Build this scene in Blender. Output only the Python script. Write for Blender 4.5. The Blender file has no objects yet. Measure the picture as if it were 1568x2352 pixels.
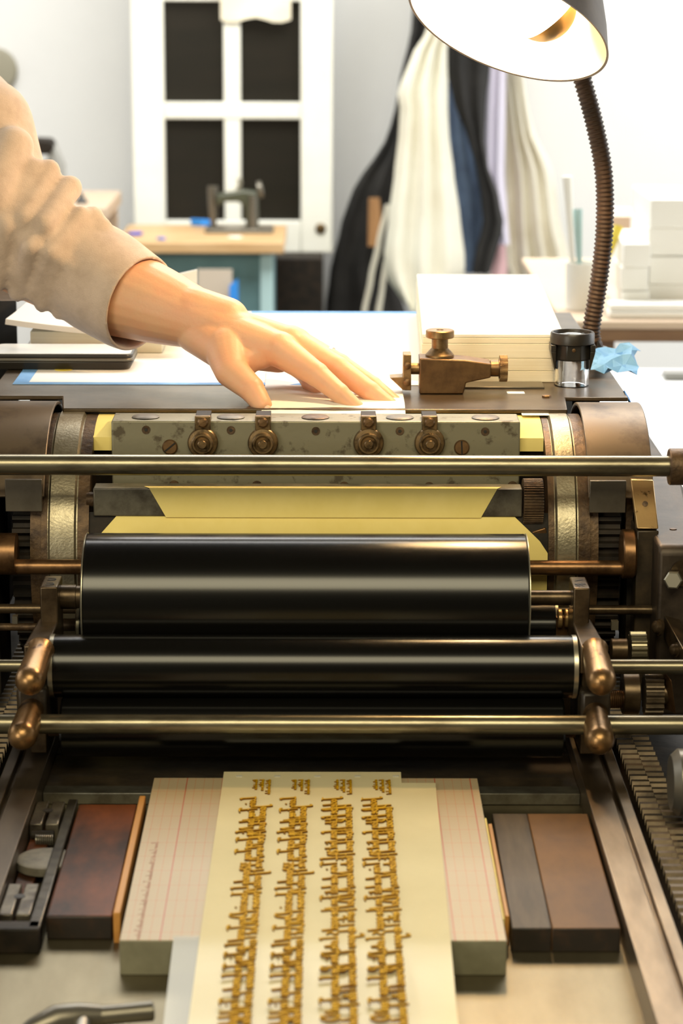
import bpy, bmesh, math, random
from math import sin, cos, tan, pi, radians, sqrt, atan2
from mathutils import Vector, Matrix
V = Vector
random.seed(7)
SC = bpy.context.scene
COL = SC.collection

# ---------------------------------------------------------------- camera
FPX = 85.0 / 36.0 * 2352
PITCH = math.atan(1276.0 / FPX); YAW = radians(0.34); ROLL = radians(0.20)
CAM = V((0, 0, 1.5))
_f = V((sin(YAW) * cos(PITCH), cos(YAW) * cos(PITCH), -sin(PITCH)))
_r0 = V((cos(YAW), -sin(YAW), 0)); _u0 = _r0.cross(_f)
_r = _r0 * cos(ROLL) + _u0 * sin(ROLL); _u = _u0 * cos(ROLL) - _r0 * sin(ROLL)
cd = bpy.data.cameras.new('camera'); cam = bpy.data.objects.new('camera', cd); COL.objects.link(cam)
cam.matrix_world = Matrix(((_r.x, _u.x, -_f.x, CAM.x), (_r.y, _u.y, -_f.y, CAM.y), (_r.z, _u.z, -_f.z, CAM.z), (0, 0, 0, 1)))
cd.sensor_fit = 'VERTICAL'; cd.sensor_height = 36; cd.lens = 85
cd.clip_start = .05; cd.clip_end = 60
cd.dof.use_dof = True; cd.dof.focus_distance = 1.95; cd.dof.aperture_fstop = 10.0
SC.camera = cam
SC.view_settings.view_transform = 'Standard'
try: SC.view_settings.look = 'None'
except Exception: pass
SC.view_settings.gamma = 1; SC.view_settings.exposure = 0.0; SC.view_settings.use_curve_mapping = False

# ---------------------------------------------------------------- world and room lights
w = bpy.data.worlds.new('world'); SC.world = w; w.use_nodes = True
w.node_tree.nodes['Background'].inputs[0].default_value = (.9, .95, 1, 1)
w.node_tree.nodes['Background'].inputs[1].default_value = .3

def area(name, loc, target, sx, sy, power, col):
    l = bpy.data.lights.new(name, 'AREA'); l.shape = 'RECTANGLE'; l.size = sx; l.size_y = sy; l.energy = power; l.color = col
    o = bpy.data.objects.new(name, l); COL.objects.link(o); o.location = loc
    o.rotation_euler = (V(target) - V(loc)).to_track_quat('-Z', 'Y').to_euler()
    return o
area('rear_ceiling_light', (0.2, 4.4, 3.15), (0.2, 4.4, 0), 3.6, 1.6, 200, (1, .985, .94))
area('side_window_daylight', (3.3, 4.0, 1.75), (0, 4.2, 1.2), 2.6, 1.7, 45, (.93, .97, 1))
area('front_ceiling_light', (0.0, -0.40, 2.85), (0.0, 1.8, 1.0), 1.7, 1.0, 52, (1, .88, .58))
area('front_fill_light', (-2.0, -1.3, 1.75), (0, 1.9, 1.05), 1.1, 1.1, 34, (1, .93, .76))  # added fill for the upright faces; no window is known there
area('left_window_daylight', (-2.5, 2.6, 1.95), (0, 2.2, 1.1), 1.6, 1.3, 14, (.95, .97, 1))

# ---------------------------------------------------------------- helpers
def W(px, py, Y):
    d = _f + _r * ((px - 784) / FPX) - _u * ((py - 1176) / FPX)
    return CAM + d * ((Y - CAM.y) / d.y)
def on(px, py, z):
    d = _f + _r * ((px - 784) / FPX) - _u * ((py - 1176) / FPX)
    return CAM + d * ((z - CAM.z) / d.z)

def frame(axis):
    a = V(axis).normalized()
    t = V((0, 0, 1)) if abs(a.z) < .9 else V((0, 1, 0))
    x = t.cross(a).normalized(); y = a.cross(x)
    return x, y, a

class MB:
    def __init__(s): s.v = []; s.f = []; s.m = []; s.cur = 0
    def add(s, vs, fs):
        b = len(s.v); s.v += [V(q) for q in vs]
        for q in fs: s.f.append([b + i for i in q]); s.m.append(s.cur)
        return s
    def box(s, x0, x1, y0, y1, z0, z1):
        return s.hexa([(x0, y0, z0), (x1, y0, z0), (x1, y1, z0), (x0, y1, z0)], [(x0, y0, z1), (x1, y0, z1), (x1, y1, z1), (x0, y1, z1)])
    def hexa(s, lo, hi):
        n = len(lo); fs = [list(range(n))[::-1], list(range(n, 2 * n))]
        fs += [[i, (i + 1) % n, n + (i + 1) % n, n + i] for i in range(n)]
        return s.add(list(lo) + list(hi), fs)
    def prism(s, poly, d):
        d = V(d); return s.hexa(poly, [V(q) + d for q in poly])
    def rbox(s, c, dx, dy, dz, ax=None):
        X, Y, Z = ax or (V((1, 0, 0)), V((0, 1, 0)), V((0, 0, 1))); c = V(c)
        q = [(-1, -1), (1, -1), (1, 1), (-1, 1)]
        return s.hexa([c + X * a * dx / 2 + Y * b * dy / 2 - Z * dz / 2 for a, b in q], [c + X * a * dx / 2 + Y * b * dy / 2 + Z * dz / 2 for a, b in q])
    def lathe(s, prof, o, axis, n=32, a0=0, a1=2 * pi, ref=None, caps=True):
        """prof: (radius, distance along axis)"""
        x, y, a = frame(axis); o = V(o)
        if ref is not None: x = V(ref).normalized(); y = a.cross(x)
        full = abs(a1 - a0 - 2 * pi) < 1e-6; m = n if full else n + 1
        vs = []; fs = []
        for r, t in prof:
            for i in range(m):
                th = a0 + (a1 - a0) * i / n
                vs.append(o + a * t + (x * cos(th) + y * sin(th)) * max(r, 1e-5))
        for k in range(len(prof) - 1):
            for i in range(n if full else m - 1):
                j = (i + 1) % m
                fs.append([k * m + i, k * m + j, (k + 1) * m + j, (k + 1) * m + i])
        if full and caps:
            fs.append(list(range(m))[::-1]); fs.append([(len(prof) - 1) * m + i for i in range(m)])
        return s.add(vs, fs)
    def cyl(s, p0, p1, r, n=32, r1=None, b=0):
        p0 = V(p0); p1 = V(p1); L = (p1 - p0).length; r1 = r if r1 is None else r1
        pr = [(r, 0), (r1, L)] if not b else [(r - b, 0), (r, b), (r1, L - b), (r1 - b, L)]
        return s.lathe(pr, p0, p1 - p0, n)
    def cone(s, p0, r0, p1, r1, n=20, k=6):
        """round cone: two spheres and the hull between them"""
        p0 = V(p0); p1 = V(p1); d = p1 - p0; L = d.length
        if L < 1e-6: d = V((0, 0, 1)); L = 1e-5
        sa = max(-1, min(1, (r0 - r1) / L)); al = math.asin(sa)
        pr = []
        for i in range(k + 1):
            t = -pi / 2 + (pi / 2 + al) * i / k; pr.append((r0 * cos(t), r0 * sin(t)))
        for i in range(k + 1):
            t = al + (pi / 2 - al) * i / k; pr.append((r1 * cos(t), L + r1 * sin(t)))
        return s.lathe(pr, p0, d, n)
    def sphere(s, c, r, n=20): return s.cone(c, r, V(c) + V((0, 0, 1e-5)), r, n)
    def tube(s, pts, rad, n=16, cap=True, up=None):
        pts = [V(p) for p in pts]; m = len(pts)
        rads = rad if isinstance(rad, (list, tuple)) else [rad] * m
        vs = []; fs = []; px = None
        for i, p in enumerate(pts):
            t = (pts[min(i + 1, m - 1)] - pts[max(i - 1, 0)]).normalized()
            if px is None: x, y, _ = frame(t)
            else:
                x = (px - t * px.dot(t)).normalized(); y = t.cross(x)
            px = x
            for j in range(n):
                th = 2 * pi * j / n; vs.append(p + (x * cos(th) + y * sin(th)) * rads[i])
        for i in range(m - 1):
            for j in range(n):
                k = (j + 1) % n; fs.append([i * n + j, i * n + k, (i + 1) * n + k, (i + 1) * n + j])
        if cap: fs.append(list(range(n))[::-1]); fs.append([(m - 1) * n + j for j in range(n)])
        return s.add(vs, fs)
    def grid(s, rows, thick=None, closed=False):
        """rows of points; thick: a vector or a number (down) to give the sheet its thickness"""
        R = len(rows); C = len(rows[0]); rows = [[V(p) for p in r] for r in rows]
        vs = [p for r in rows for p in r]
        fs = [[i * C + j, i * C + j + 1, (i + 1) * C + j + 1, (i + 1) * C + j] for i in range(R - 1) for j in range(C - 1)]
        if thick is not None:
            N = R * C
            lo = []
            for i in range(R):
                for j in range(C):
                    a = rows[min(i + 1, R - 1)][j] - rows[max(i - 1, 0)][j]; b = rows[i][min(j + 1, C - 1)] - rows[i][max(j - 1, 0)]
                    nrm = b.cross(a)
                    nrm = nrm.normalized() if nrm.length > 1e-12 else V((0, 0, 1))
                    lo.append(rows[i][j] - (nrm * thick if not isinstance(thick, V) else -thick))
            vs = vs + lo
            fs += [[N + q for q in reversed(f)] for f in list(fs)]
            edge = [(0, j) for j in range(C)] + [(i, C - 1) for i in range(1, R)] + [(R - 1, j) for j in range(C - 2, -1, -1)] + [(i, 0) for i in range(R - 2, 0, -1)]
            for q in range(len(edge)):
                a = edge[q]; b = edge[(q + 1) % len(edge)]
                ia = a[0] * C + a[1]; ib = b[0] * C + b[1]
                fs.append([ib, ia, N + ia, N + ib])
        return s.add(vs, fs)
    def build(s, name, mat, parent=None, smooth=35, bevel=0, seg=2, off=None, recalc=True):
        off = V(off) if off is not None else (parent['_o'] if parent is not None and '_o' in parent else V((0, 0, 0)))
        off = V(off)
        me = bpy.data.meshes.new(name)
        me.from_pydata([tuple(q - off) for q in s.v], [], s.f)
        for mt in (mat if isinstance(mat, (list, tuple)) else [mat]): me.materials.append(mt)
        if isinstance(mat, (list, tuple)):
            for p, k in zip(me.polygons, s.m): p.material_index = k
        if recalc:
            bm = bmesh.new(); bm.from_mesh(me); bmesh.ops.recalc_face_normals(bm, faces=bm.faces); bm.to_mesh(me); bm.free()
        if smooth:
            me.shade_smooth(); me.set_sharp_from_angle(angle=radians(smooth))
        o = bpy.data.objects.new(name, me); COL.objects.link(o)
        if parent is not None: o.parent = parent; o['_o'] = tuple(off)
        else: o.location = off
        if bevel:
            b = o.modifiers.new('bevel', 'BEVEL'); b.width = bevel; b.segments = seg; b.limit_method = 'ANGLE'; b.angle_limit = radians(40)
            b.harden_normals = False
        return o

def tag(o, label, cat, group=None):
    o['label'] = label; o['category'] = cat
    if group: o['group'] = group
    return o
def thing(name, loc, label, cat, group=None):
    o = bpy.data.objects.new(name, None); COL.objects.link(o); o.location = loc; o['_o'] = tuple(loc)
    o.empty_display_size = .05
    return tag(o, label, cat, group)
def struct(o): o['kind'] = 'structure'; return o

def fused(name, mb, mat, parent, voxel, smooth_it=8, fac=.5, off=None):
    """closed shapes melted into one continuous surface"""
    o = mb.build('tmp', mat, None, 0)
    r = o.modifiers.new('r', 'REMESH'); r.mode = 'VOXEL'; r.voxel_size = voxel; r.use_smooth_shade = True
    sm = o.modifiers.new('s', 'SMOOTH'); sm.factor = fac; sm.iterations = smooth_it
    dg = bpy.context.evaluated_depsgraph_get()
    me = bpy.data.meshes.new_from_object(o.evaluated_get(dg)); me.name = name
    bpy.data.objects.remove(o)
    off = V(off) if off is not None else V(parent['_o'])
    me.transform(Matrix.Translation(-off)); me.shade_smooth()
    if not me.materials: me.materials.append(mat)
    ob = bpy.data.objects.new(name, me); COL.objects.link(ob)
    if parent is not None: ob.parent = parent; ob['_o'] = tuple(off)
    else: ob.location = off; ob['_o'] = tuple(off)
    return ob

# ---------------------------------------------------------------- materials
def srgb(r, g, b):
    f = lambda c: (c / 255 / 12.92) if c / 255 <= .04045 else ((c / 255 + .055) / 1.055) ** 2.4
    return (f(r), f(g), f(b), 1)
def lin(r, g, b): return (r, g, b, 1)
def mat(name, c1, rough=.5, metal=0, c2=None, scale=40, stretch=(1, 1, 1), lo=.4, hi=.65, bump=0, bscale=None, r2=None, spec=None, coat=0, sss=0, trans=0, ior=None, alpha=None, emit=None, detail=6, sheen=0):
    m = bpy.data.materials.new(name); m.use_nodes = True; nt = m.node_tree; N = nt.nodes; L = nt.links
    p = N['Principled BSDF']
    p.inputs['Base Color'].default_value = c1; p.inputs['Roughness'].default_value = rough; p.inputs['Metallic'].default_value = metal
    if spec is not None: p.inputs['Specular IOR Level'].default_value = spec
    if coat: p.inputs['Coat Weight'].default_value = coat; p.inputs['Coat Roughness'].default_value = .12
    if sss:
        p.inputs['Subsurface Weight'].default_value = sss; p.inputs['Subsurface Radius'].default_value = (.012, .004, .002); p.inputs['Subsurface Scale'].default_value = 1
    if trans: p.inputs['Transmission Weight'].default_value = trans
    if ior: p.inputs['IOR'].default_value = ior
    if alpha is not None: p.inputs['Alpha'].default_value = alpha
    if emit: p.inputs['Emission Color'].default_value = emit[0]; p.inputs['Emission Strength'].default_value = emit[1]
    if sheen: p.inputs['Sheen Weight'].default_value = sheen
    if c2 is not None or bump or r2 is not None:
        tc = N.new('ShaderNodeTexCoord'); mp = N.new('ShaderNodeMapping'); mp.inputs['Scale'].default_value = stretch
        L.new(tc.outputs['Object'], mp.inputs['Vector'])
        nz = N.new('ShaderNodeTexNoise'); nz.inputs['Scale'].default_value = scale; nz.inputs['Detail'].default_value = detail; nz.inputs['Roughness'].default_value = .62
        L.new(mp.outputs['Vector'], nz.inputs['Vector'])
        rp = N.new('ShaderNodeMapRange'); rp.inputs[1].default_value = lo; rp.inputs[2].default_value = hi
        L.new(nz.outputs['Fac'], rp.inputs[0])
        if c2 is not None:
            mx = N.new('ShaderNodeMix'); mx.data_type = 'RGBA'; mx.inputs[6].default_value = c1; mx.inputs[7].default_value = c2
            L.new(rp.outputs[0], mx.inputs[0]); L.new(mx.outputs[2], p.inputs['Base Color'])
        if r2 is not None:
            rr = N.new('ShaderNodeMapRange'); rr.inputs[3].default_value = rough; rr.inputs[4].default_value = r2
            L.new(rp.outputs[0], rr.inputs[0]); L.new(rr.outputs[0], p.inputs['Roughness'])
        if bump:
            nb = N.new('ShaderNodeTexNoise'); nb.inputs['Scale'].default_value = bscale or scale * 3; nb.inputs['Detail'].default_value = 4
            L.new(mp.outputs['Vector'], nb.inputs['Vector'])
            bp = N.new('ShaderNodeBump'); bp.inputs['Strength'].default_value = bump; bp.inputs['Distance'].default_value = .002
            L.new(nb.outputs['Fac'], bp.inputs['Height']); L.new(bp.outputs['Normal'], p.inputs['Normal'])
    return m
M = {}
M['wall'] = mat('wall_paint', lin(.78, .785, .775), .9, c2=lin(.745, .75, .745), scale=2)
M['wall_dark'] = mat('dim_wall_paint', lin(.10, .09, .07), .9, c2=lin(.08, .07, .055), scale=2)
M['ceiling'] = mat('dark_ceiling_paint', lin(.05, .045, .04), .9, c2=lin(.04, .036, .03), scale=2)
M['floor'] = mat('worn_floor', lin(.10, .085, .07), .7, c2=lin(.06, .05, .04), scale=5)
M['steel'] = mat('worn_steel', lin(.28, .25, .18), .38, .85, lin(.15, .125, .085), 70, lo=.48, hi=.7, bump=.06, r2=.55)
M['plate_steel'] = mat('stained_plate_steel', lin(.235, .215, .145), .45, .55, lin(.10, .08, .05), 75, lo=.56, hi=.66, bump=.05, r2=.55)
M['rod'] = mat('rod_steel', lin(.23, .205, .14), .3, .85, lin(.08, .062, .038), 60, stretch=(.25, 1, 1), lo=.5, hi=.75, bump=.04)
M['bed'] = mat('bed_steel', lin(.20, .172, .108), .42, .85, lin(.145, .12, .07), 30, stretch=(1, .3, 1), lo=.4, hi=.7, bump=.03)
M['bed_dark'] = mat('greasy_dark_iron', lin(.030, .022, .014), .38, .3, lin(.065, .045, .025), 45, bump=.1)
M['black_iron'] = mat('black_iron', lin(.014, .0115, .009), .6, .1, lin(.03, .021, .014), 50, bump=.12, spec=.2)
M['bronze_plate'] = mat('brown_steel_plate', lin(.13, .095, .06), .33, .7, lin(.075, .055, .035), 35, lo=.4, hi=.7, bump=.03)
M['guard'] = mat('worn_brown_guard', lin(.15, .11, .07), .42, .6, lin(.06, .042, .028), 28, lo=.48, hi=.7, bump=.04)
M['ring'] = mat('bearer_steel', lin(.34, .30, .21), .36, .8, lin(.25, .215, .14), 130, lo=.45, hi=.7, bump=.12, bscale=500)
M['brown_rust'] = mat('rust_brown_iron', lin(.12, .072, .035), .5, .5, lin(.045, .026, .014), 80, bump=.3, bscale=260)
M['copper'] = mat('copper_brown_metal', lin(.20, .108, .048), .34, .8, lin(.07, .036, .017), 60, lo=.45, hi=.7, bump=.05)
M['brass'] = mat('tarnished_brass', lin(.22, .145, .07), .36, .8, lin(.05, .032, .015), 110, lo=.48, hi=.68, bump=.06)
M['bright_brass'] = mat('polished_brass_edge', lin(.62, .42, .19), .33, .8, lin(.12, .075, .03), 120, lo=.6, hi=.68, bump=.04)
M['handle'] = mat('worn_copper_handle', lin(.27, .155, .065), .34, .85, lin(.05, .024, .010), 90, lo=.54, hi=.70, bump=.08)
M['bracket'] = mat('bronzed_bracket', lin(.115, .08, .045), .34, .75, lin(.05, .033, .018), 50, bump=.05)
M['gauge'] = mat('aged_bronze', lin(.20, .115, .05), .42, .7, lin(.11, .06, .028), 60, bump=.05)
M['gauge_knurl'] = mat('worn_bronze_edge', lin(.34, .22, .10), .4, .8, lin(.18, .11, .05), 90, bump=.05)
M['roller'] = mat('black_ink_rubber', lin(.0032, .003, .0024), .22, 0, lin(.0022, .002, .0016), 30, stretch=(.05, 1, 1), spec=.38)
M['drum'] = mat('black_inked_drum', lin(.0035, .0032, .0026), .20, 0, lin(.0024, .0022, .0018), 40, stretch=(.05, 1, 1), spec=.42)
M['chrome'] = mat('pale_steel_rim', lin(.42, .39, .30), .3, .85)
M['tympan'] = mat('manila_paper', srgb(246, 224, 138), .75, c2=srgb(240, 217, 127), scale=25)
M['paper_white'] = mat('white_paper', lin(.86, .85, .80), .8)
M['paper_cream'] = mat('cream_paper_stock', lin(.86, .80, .64), .8, c2=lin(.80, .73, .56), scale=60, stretch=(.1, .1, 14), lo=.4, hi=.6)
M['paper_top'] = mat('cream_paper_sheet', lin(.88, .85, .76), .8)
M['tape'] = mat('blue_masking_tape', srgb(118, 172, 222), .7, c2=srgb(98, 155, 212), scale=60)
M['tape_deep'] = mat('deep_blue_tape', srgb(38, 128, 210), .6)
M['black_plastic'] = mat('black_plastic', lin(.02, .017, .013), .35)
M['acrylic'] = mat('clear_acrylic', lin(1, 1, 1), .02, trans=1, ior=1.45)
M['glass'] = mat('lens_glass', lin(.9, .95, .93), .01, trans=1, ior=1.45)
M['skin'] = mat('skin', lin(.74, .43, .25), .47, c2=lin(.76, .36, .21), scale=28, lo=.35, hi=.75, bump=.10, bscale=420, sss=.15)
M['nail'] = mat('fingernail', lin(.78, .50, .36), .3)
M['sweat'] = mat('oatmeal_sweatshirt_knit', lin(.56, .43, .34), .95, c2=lin(.47, .355, .275), scale=55, bump=.25, bscale=900, sheen=.15)
M['black_cloth'] = mat('black_cloth', lin(.016, .015, .014), .9, c2=lin(.03, .028, .026), scale=9)
M['cream_cloth'] = mat('cream_cloth', lin(.80, .78, .66), .95, c2=lin(.74, .70, .57), scale=7)
M['sand_cloth'] = mat('pale_sand_cloth', lin(.82, .78, .66), .95, c2=lin(.66, .60, .46), scale=6, lo=.45, hi=.7)
M['denim'] = mat('blue_denim', lin(.13, .19, .30), .9, c2=lin(.07, .10, .17), scale=8)
M['lilac_cloth'] = mat('pale_lilac_cloth', lin(.72, .68, .80), .9)
M['pink_cloth'] = mat('pink_cloth', lin(.82, .52, .54), .9)
M['white_paint'] = mat('white_gloss_paint', lin(.86, .86, .78), .45, c2=lin(.82, .81, .71), scale=6)
M['dark_glass'] = mat('dark_window_glass', lin(.013, .012, .009), .3, c2=lin(.018, .015, .011), scale=5, stretch=(.3, 1, 2), spec=.25)
M['bench_wood'] = mat('bench_wood', lin(.50, .31, .14), .5, c2=lin(.62, .42, .22), scale=10, stretch=(.6, 4, 4))
M['teal'] = mat('teal_painted_steel', lin(.16, .30, .32), .5, c2=lin(.13, .25, .27), scale=8)
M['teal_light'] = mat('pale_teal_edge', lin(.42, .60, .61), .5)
M['card'] = mat('grey_cardboard', lin(.46, .39, .31), .85)
M['olive'] = mat('olive_green_enamel', lin(.06, .065, .04), .35)
M['grey_metal'] = mat('grey_metal', lin(.17, .155, .125), .35, .7)
M['grey_paint'] = mat('grey_machine_paint', lin(.30, .30, .28), .5)
M['brown_wood'] = mat('brown_table_wood', lin(.22, .115, .045), .5, c2=lin(.13, .06, .025), scale=8, stretch=(.5, 4, 4))
M['pale_wood'] = mat('pale_wood', lin(.55, .42, .30), .6)
M['orange_wood'] = mat('orange_wood_reglet', lin(.50, .235, .055), .5, c2=lin(.40, .17, .035), scale=60, stretch=(1, .1, 1), spec=.35)
M['dark_wood'] = mat('inked_dark_wood', lin(.030, .013, .007), .38, c2=lin(.155, .045, .014), scale=22, stretch=(1, .45, 1), lo=.4, hi=.68, spec=.16, bump=.05)
M['grey_wood'] = mat('grey_stained_wood', lin(.045, .033, .022), .42, c2=lin(.105, .075, .045), scale=60, stretch=(1, .12, 1), spec=.16, bump=.06)
M['brown_furniture'] = mat('brown_furniture_wood', lin(.175, .083, .024), .42, c2=lin(.105, .052, .020), scale=16, stretch=(1, .5, 1), spec=.14, bump=.03)
M['black_end'] = mat('black_inked_end', lin(.012, .008, .006), .5, c2=lin(.05, .022, .01), scale=60, lo=.5, hi=.75)
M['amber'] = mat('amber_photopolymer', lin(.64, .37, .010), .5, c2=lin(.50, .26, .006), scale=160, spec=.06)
M['film'] = mat('milky_plastic_film', lin(.74, .65, .40), .14, c2=lin(.70, .61, .37), scale=14, spec=.5)
M['film_clear'] = mat('clear_grey_film', lin(.62, .62, .56), .3, alpha=.45)
M['block_side'] = mat('pale_aluminium', lin(.20, .19, .125), .5, .1, lin(.165, .155, .10), 90)
M['warm_plate'] = mat('shade_paint', lin(.105, .078, .055), .45, .4, lin(.075, .055, .04), 40, bump=.04)
M['shade_in'] = mat('shade_inner_enamel', lin(.90, .84, .70), .5)
M['neck'] = mat('brown_gooseneck', lin(.060, .034, .020), .5, .0, lin(.04, .024, .015), 60, spec=.3)
M['bulb'] = mat('glowing_bulb', lin(1, .9, .7), .4, emit=(lin(1, .80, .50), 22))
M['bulb_gold'] = mat('bulb_reflector_gold', lin(.62, .40, .16), .35, .8)
M['engrave'] = mat('stamped_recess', lin(.01, .008, .005), .6)
M['rubber_grey'] = mat('grey_stone_disc', lin(.17, .155, .12), .6, c2=lin(.10, .09, .07), scale=90)
M['phone_glare'] = mat('phone_screen_glare', lin(.80, .81, .78), .2)  # pale base colour paints the glare on a switched-off screen
M['yellow'] = mat('yellow_plastic', lin(.75, .60, .08), .5)
M['trouser'] = mat('dark_trousers', lin(.012, .012, .013), .9)
M['hair'] = mat('brown_hair', lin(.04, .025, .015), .6, c2=lin(.07, .04, .025), scale=60, stretch=(1, 1, .1))
M['silver'] = mat('silver_ring', lin(.7, .7, .7), .2, 1)
M['leather'] = mat('dark_shoe_leather', lin(.03, .02, .015), .4)
M['rack'] = mat('greasy_rack_steel', lin(.11, .08, .048), .42, .6, lin(.025, .017, .010), 60, lo=.45, hi=.75, bump=.1)
M['amber_edge_shade'] = mat('amber_side_shading', lin(.16, .060, .004), .5, c2=lin(.11, .04, .003), scale=160, spec=.06)  # letter flanks coloured darker brown to imitate shading on the relief
M['button'] = mat('grey_steel_button', lin(.16, .14, .11), .5, .6, lin(.09, .075, .055), 80)
# ---------------------------------------------------------------- room shell
def slab(name, x0, x1, y0, y1, z0, z1, m): return struct(MB().box(x0, x1, y0, y1, z0, z1).build(name, m))
slab('floor', -3.1, 3.6, -2.1, 6.4, -.1, 0, M['floor'])
slab('ceiling', -3.1, 3.6, -2.1, 6.4, 3.2, 3.3, M['ceiling'])
slab('wall_back', -3.1, 3.6, 6.2, 6.3, 0, 3.2, M['wall'])
slab('wall_front', -3.1, 3.6, -2.1, -2.0, 0, 3.2, M['wall_dark'])
slab('wall_left', -3.1, -3.0, -2.0, 6.2, 0, 3.2, M['wall'])
slab('wall_right', 3.5, 3.6, -2.0, 6.2, 0, 3.2, M['wall'])

# ---------------------------------------------------------------- press constants (metres)
XL, XR, XC = -.2059, .1838, -.011
ZB, ZT = .900, .9225                      # bed surface, type height
YC, ZC = 1.955, 1.0285                    # cylinder axis

# ---------------------------------------------------------------- press bed
press = thing('printing_press', (XC, 1.8, 0), 'dark iron proof press bed with steel rails and toothed racks, under the cylinder carriage', 'printing press')
MB().box(XL, XR, .95, 2.7, .872, ZB).build('bed_plate', M['bed'], press)
MB().box(XL - .006, XR + .006, .92, 2.75, .70, .872).build('bed_casting', M['black_iron'], press)
def rail(s):
    xi = XR if s > 0 else XL
    g = lambda d: xi + s * d
    prof = [(g(0), .86), (g(0), ZT), (g(.0182), ZT), (g(.0182), ZT - .006), (g(.0220), ZT - .006), (g(.0220), ZT), (g(.0297), ZT), (g(.0297), .86)]
    return MB().prism([(x, .93, z) for x, z in prof], (0, 1.8, 0))
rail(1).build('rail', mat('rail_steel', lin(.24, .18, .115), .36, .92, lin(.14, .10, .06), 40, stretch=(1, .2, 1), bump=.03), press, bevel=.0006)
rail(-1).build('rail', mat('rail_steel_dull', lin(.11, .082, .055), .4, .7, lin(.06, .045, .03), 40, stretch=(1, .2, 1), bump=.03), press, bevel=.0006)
def rack(x0, x1, zt, ph, pitch=.0122):
    b = MB(); y = .95 + ph; pts = [(.95, zt - .02)]
    while y < 2.6:
        pts += [(y, zt - .006), (y + pitch * .25, zt), (y + pitch * .62, zt), (y + pitch * .87, zt - .006)]; y += pitch
    pts += [(y, zt - .02)]
    n = len(pts)
    vs = [(x0, p[0], p[1]) for p in pts] + [(x1, p[0], p[1]) for p in pts]
    fs = [[i, i + 1, n + i + 1, n + i] for i in range(n - 1)]
    b.add(vs, fs)
    # side cheeks, tooth by tooth
    for i in range(1, n - 2):
        for o, x in ((0, x0), (n, x1)):
            b.add([(x, pts[i][0], pts[i][1]), (x, pts[i + 1][0], pts[i + 1][1]), (x, pts[i + 1][0], zt - .02), (x, pts[i][0], zt - .02)], [[0, 1, 2, 3]])
    return b
for s in (1, -1):
    c = XC
    for x0, x1, ph, zt in ((.2365, .2495, 0, .906), (.2505, .2640, .004, .903)):
        a, b_ = (c + s * x0, c + s * x1)
        rack(min(a, b_), max(a, b_), zt, ph).build('gear_rack', M['rack'], press, smooth=0)
    xa, xb = c + s * .2260, c + s * .300
    MB().box(min(xa, xb), max(xa, xb), .93, 2.75, .80, .888).build('side_casting', M['black_iron'], press)
MB().box(XL, XR, 1.662, 1.678, ZB, .909).build('dead_bar', mat('dead_bar_iron', lin(.13, .125, .10), .32, .6, lin(.07, .06, .045), 50, bump=.08), press, bevel=.0008)
MB().box(XL, XR, 1.678, 1.752, ZB, .9075).build('end_plate', M['bed_dark'], press, bevel=.0005)
MB().box(XL, XR, 1.752, 2.7, ZB, .9085).build('shadow_plate', M['black_iron'], press, bevel=.0008)  # black plate added to stand for the shadow under the carriage
for s in (-1, 1):
    for y in (1.05, 2.6):
        MB().hexa([(XC + s * .27 - .05, y - .06, 0), (XC + s * .27 + .05, y - .06, 0), (XC + s * .27 + .05, y + .06, 0), (XC + s * .27 - .05, y + .06, 0)],
                  [(XC + s * .25 - .04, y - .045, .80), (XC + s * .25 + .04, y - .045, .80), (XC + s * .25 + .04, y + .045, .80), (XC + s * .25 - .04, y + .045, .80)]).build('leg', M['black_iron'], press, bevel=.004)
# silver drum end at the press's right side
p0 = W(1568, 1797, 1.60)
mb = MB(); xx = W(1546, 1797, 1.60).x; zz = p0.z
mb.lathe([(.004, -.002), (.019, -.002), (.0235, .003), (.0235, .07), (.018, .075)], (xx, 1.60, zz), (1, 0, 0), 40)
mb.build('crank_hub', M['grey_metal'], press)

# ---------------------------------------------------------------- carriage
car = thing('press_carriage', (XC, 1.9, ZT), 'brown iron rolling carriage of the press with big cylinder, steel gripper bar and copper handles', 'press carriage')
cylp = None
prof = []
Rb = .1020
a_top, a_low = radians(116), radians(155)       # gap in the cylinder, angles from +Y over the top
def cy(a, r): return (YC + r * cos(a), ZC + r * sin(a))
pts = [cy(a_low - 2 * pi + (a_top - a_low + 2 * pi) * i / 60, Rb) for i in range(61)]
pts += [cy(a_top + radians(2), .055), cy(a_low, .055)]
X0, X1 = -.1884, .1750
mb = MB()
n = len(pts)
vs = [(X0, y, z) for y, z in pts] + [(X1, y, z) for y, z in pts]
fs = [[i, (i + 1) % n, n + (i + 1) % n, n + i] for i in range(n)] + [list(range(n)), list(range(n, 2 * n))]
mb.add(vs, fs); body = mb.build('impression_cylinder', M['black_iron'], car)
for x0, x1, dn in ((.1753, .2067, 1), (-.2248, -.1887, 0)):
    w_ = x1 - x0
    MB().lathe([(.03, 0), (.1, 0), (.1035, .001), (.1035, .0045), (.106, .0062), (.106, w_ - .011), (.1035, w_ - .0095), (.1035, w_ - .001), (.1, w_), (.03, w_)], (x0, YC, ZC), (1, 0, 0), 96).build('bearer_ring', M['ring'], body)
    MB().lathe([(.0935, -.0004), (.1039, -.0004), (.1039, .0045), (.0935, .0045)], (x0 - .0005, YC, ZC), (1, 0, 0), 96).build('ring_edge', M['brown_rust'], body)
    MB().lathe([(.0935, 0), (.1039, 0), (.1039, .009), (.0935, .009)], (x1 - .0085, YC, ZC), (1, 0, 0), 96).build('ring_edge', M['brown_rust'], body)
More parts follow.
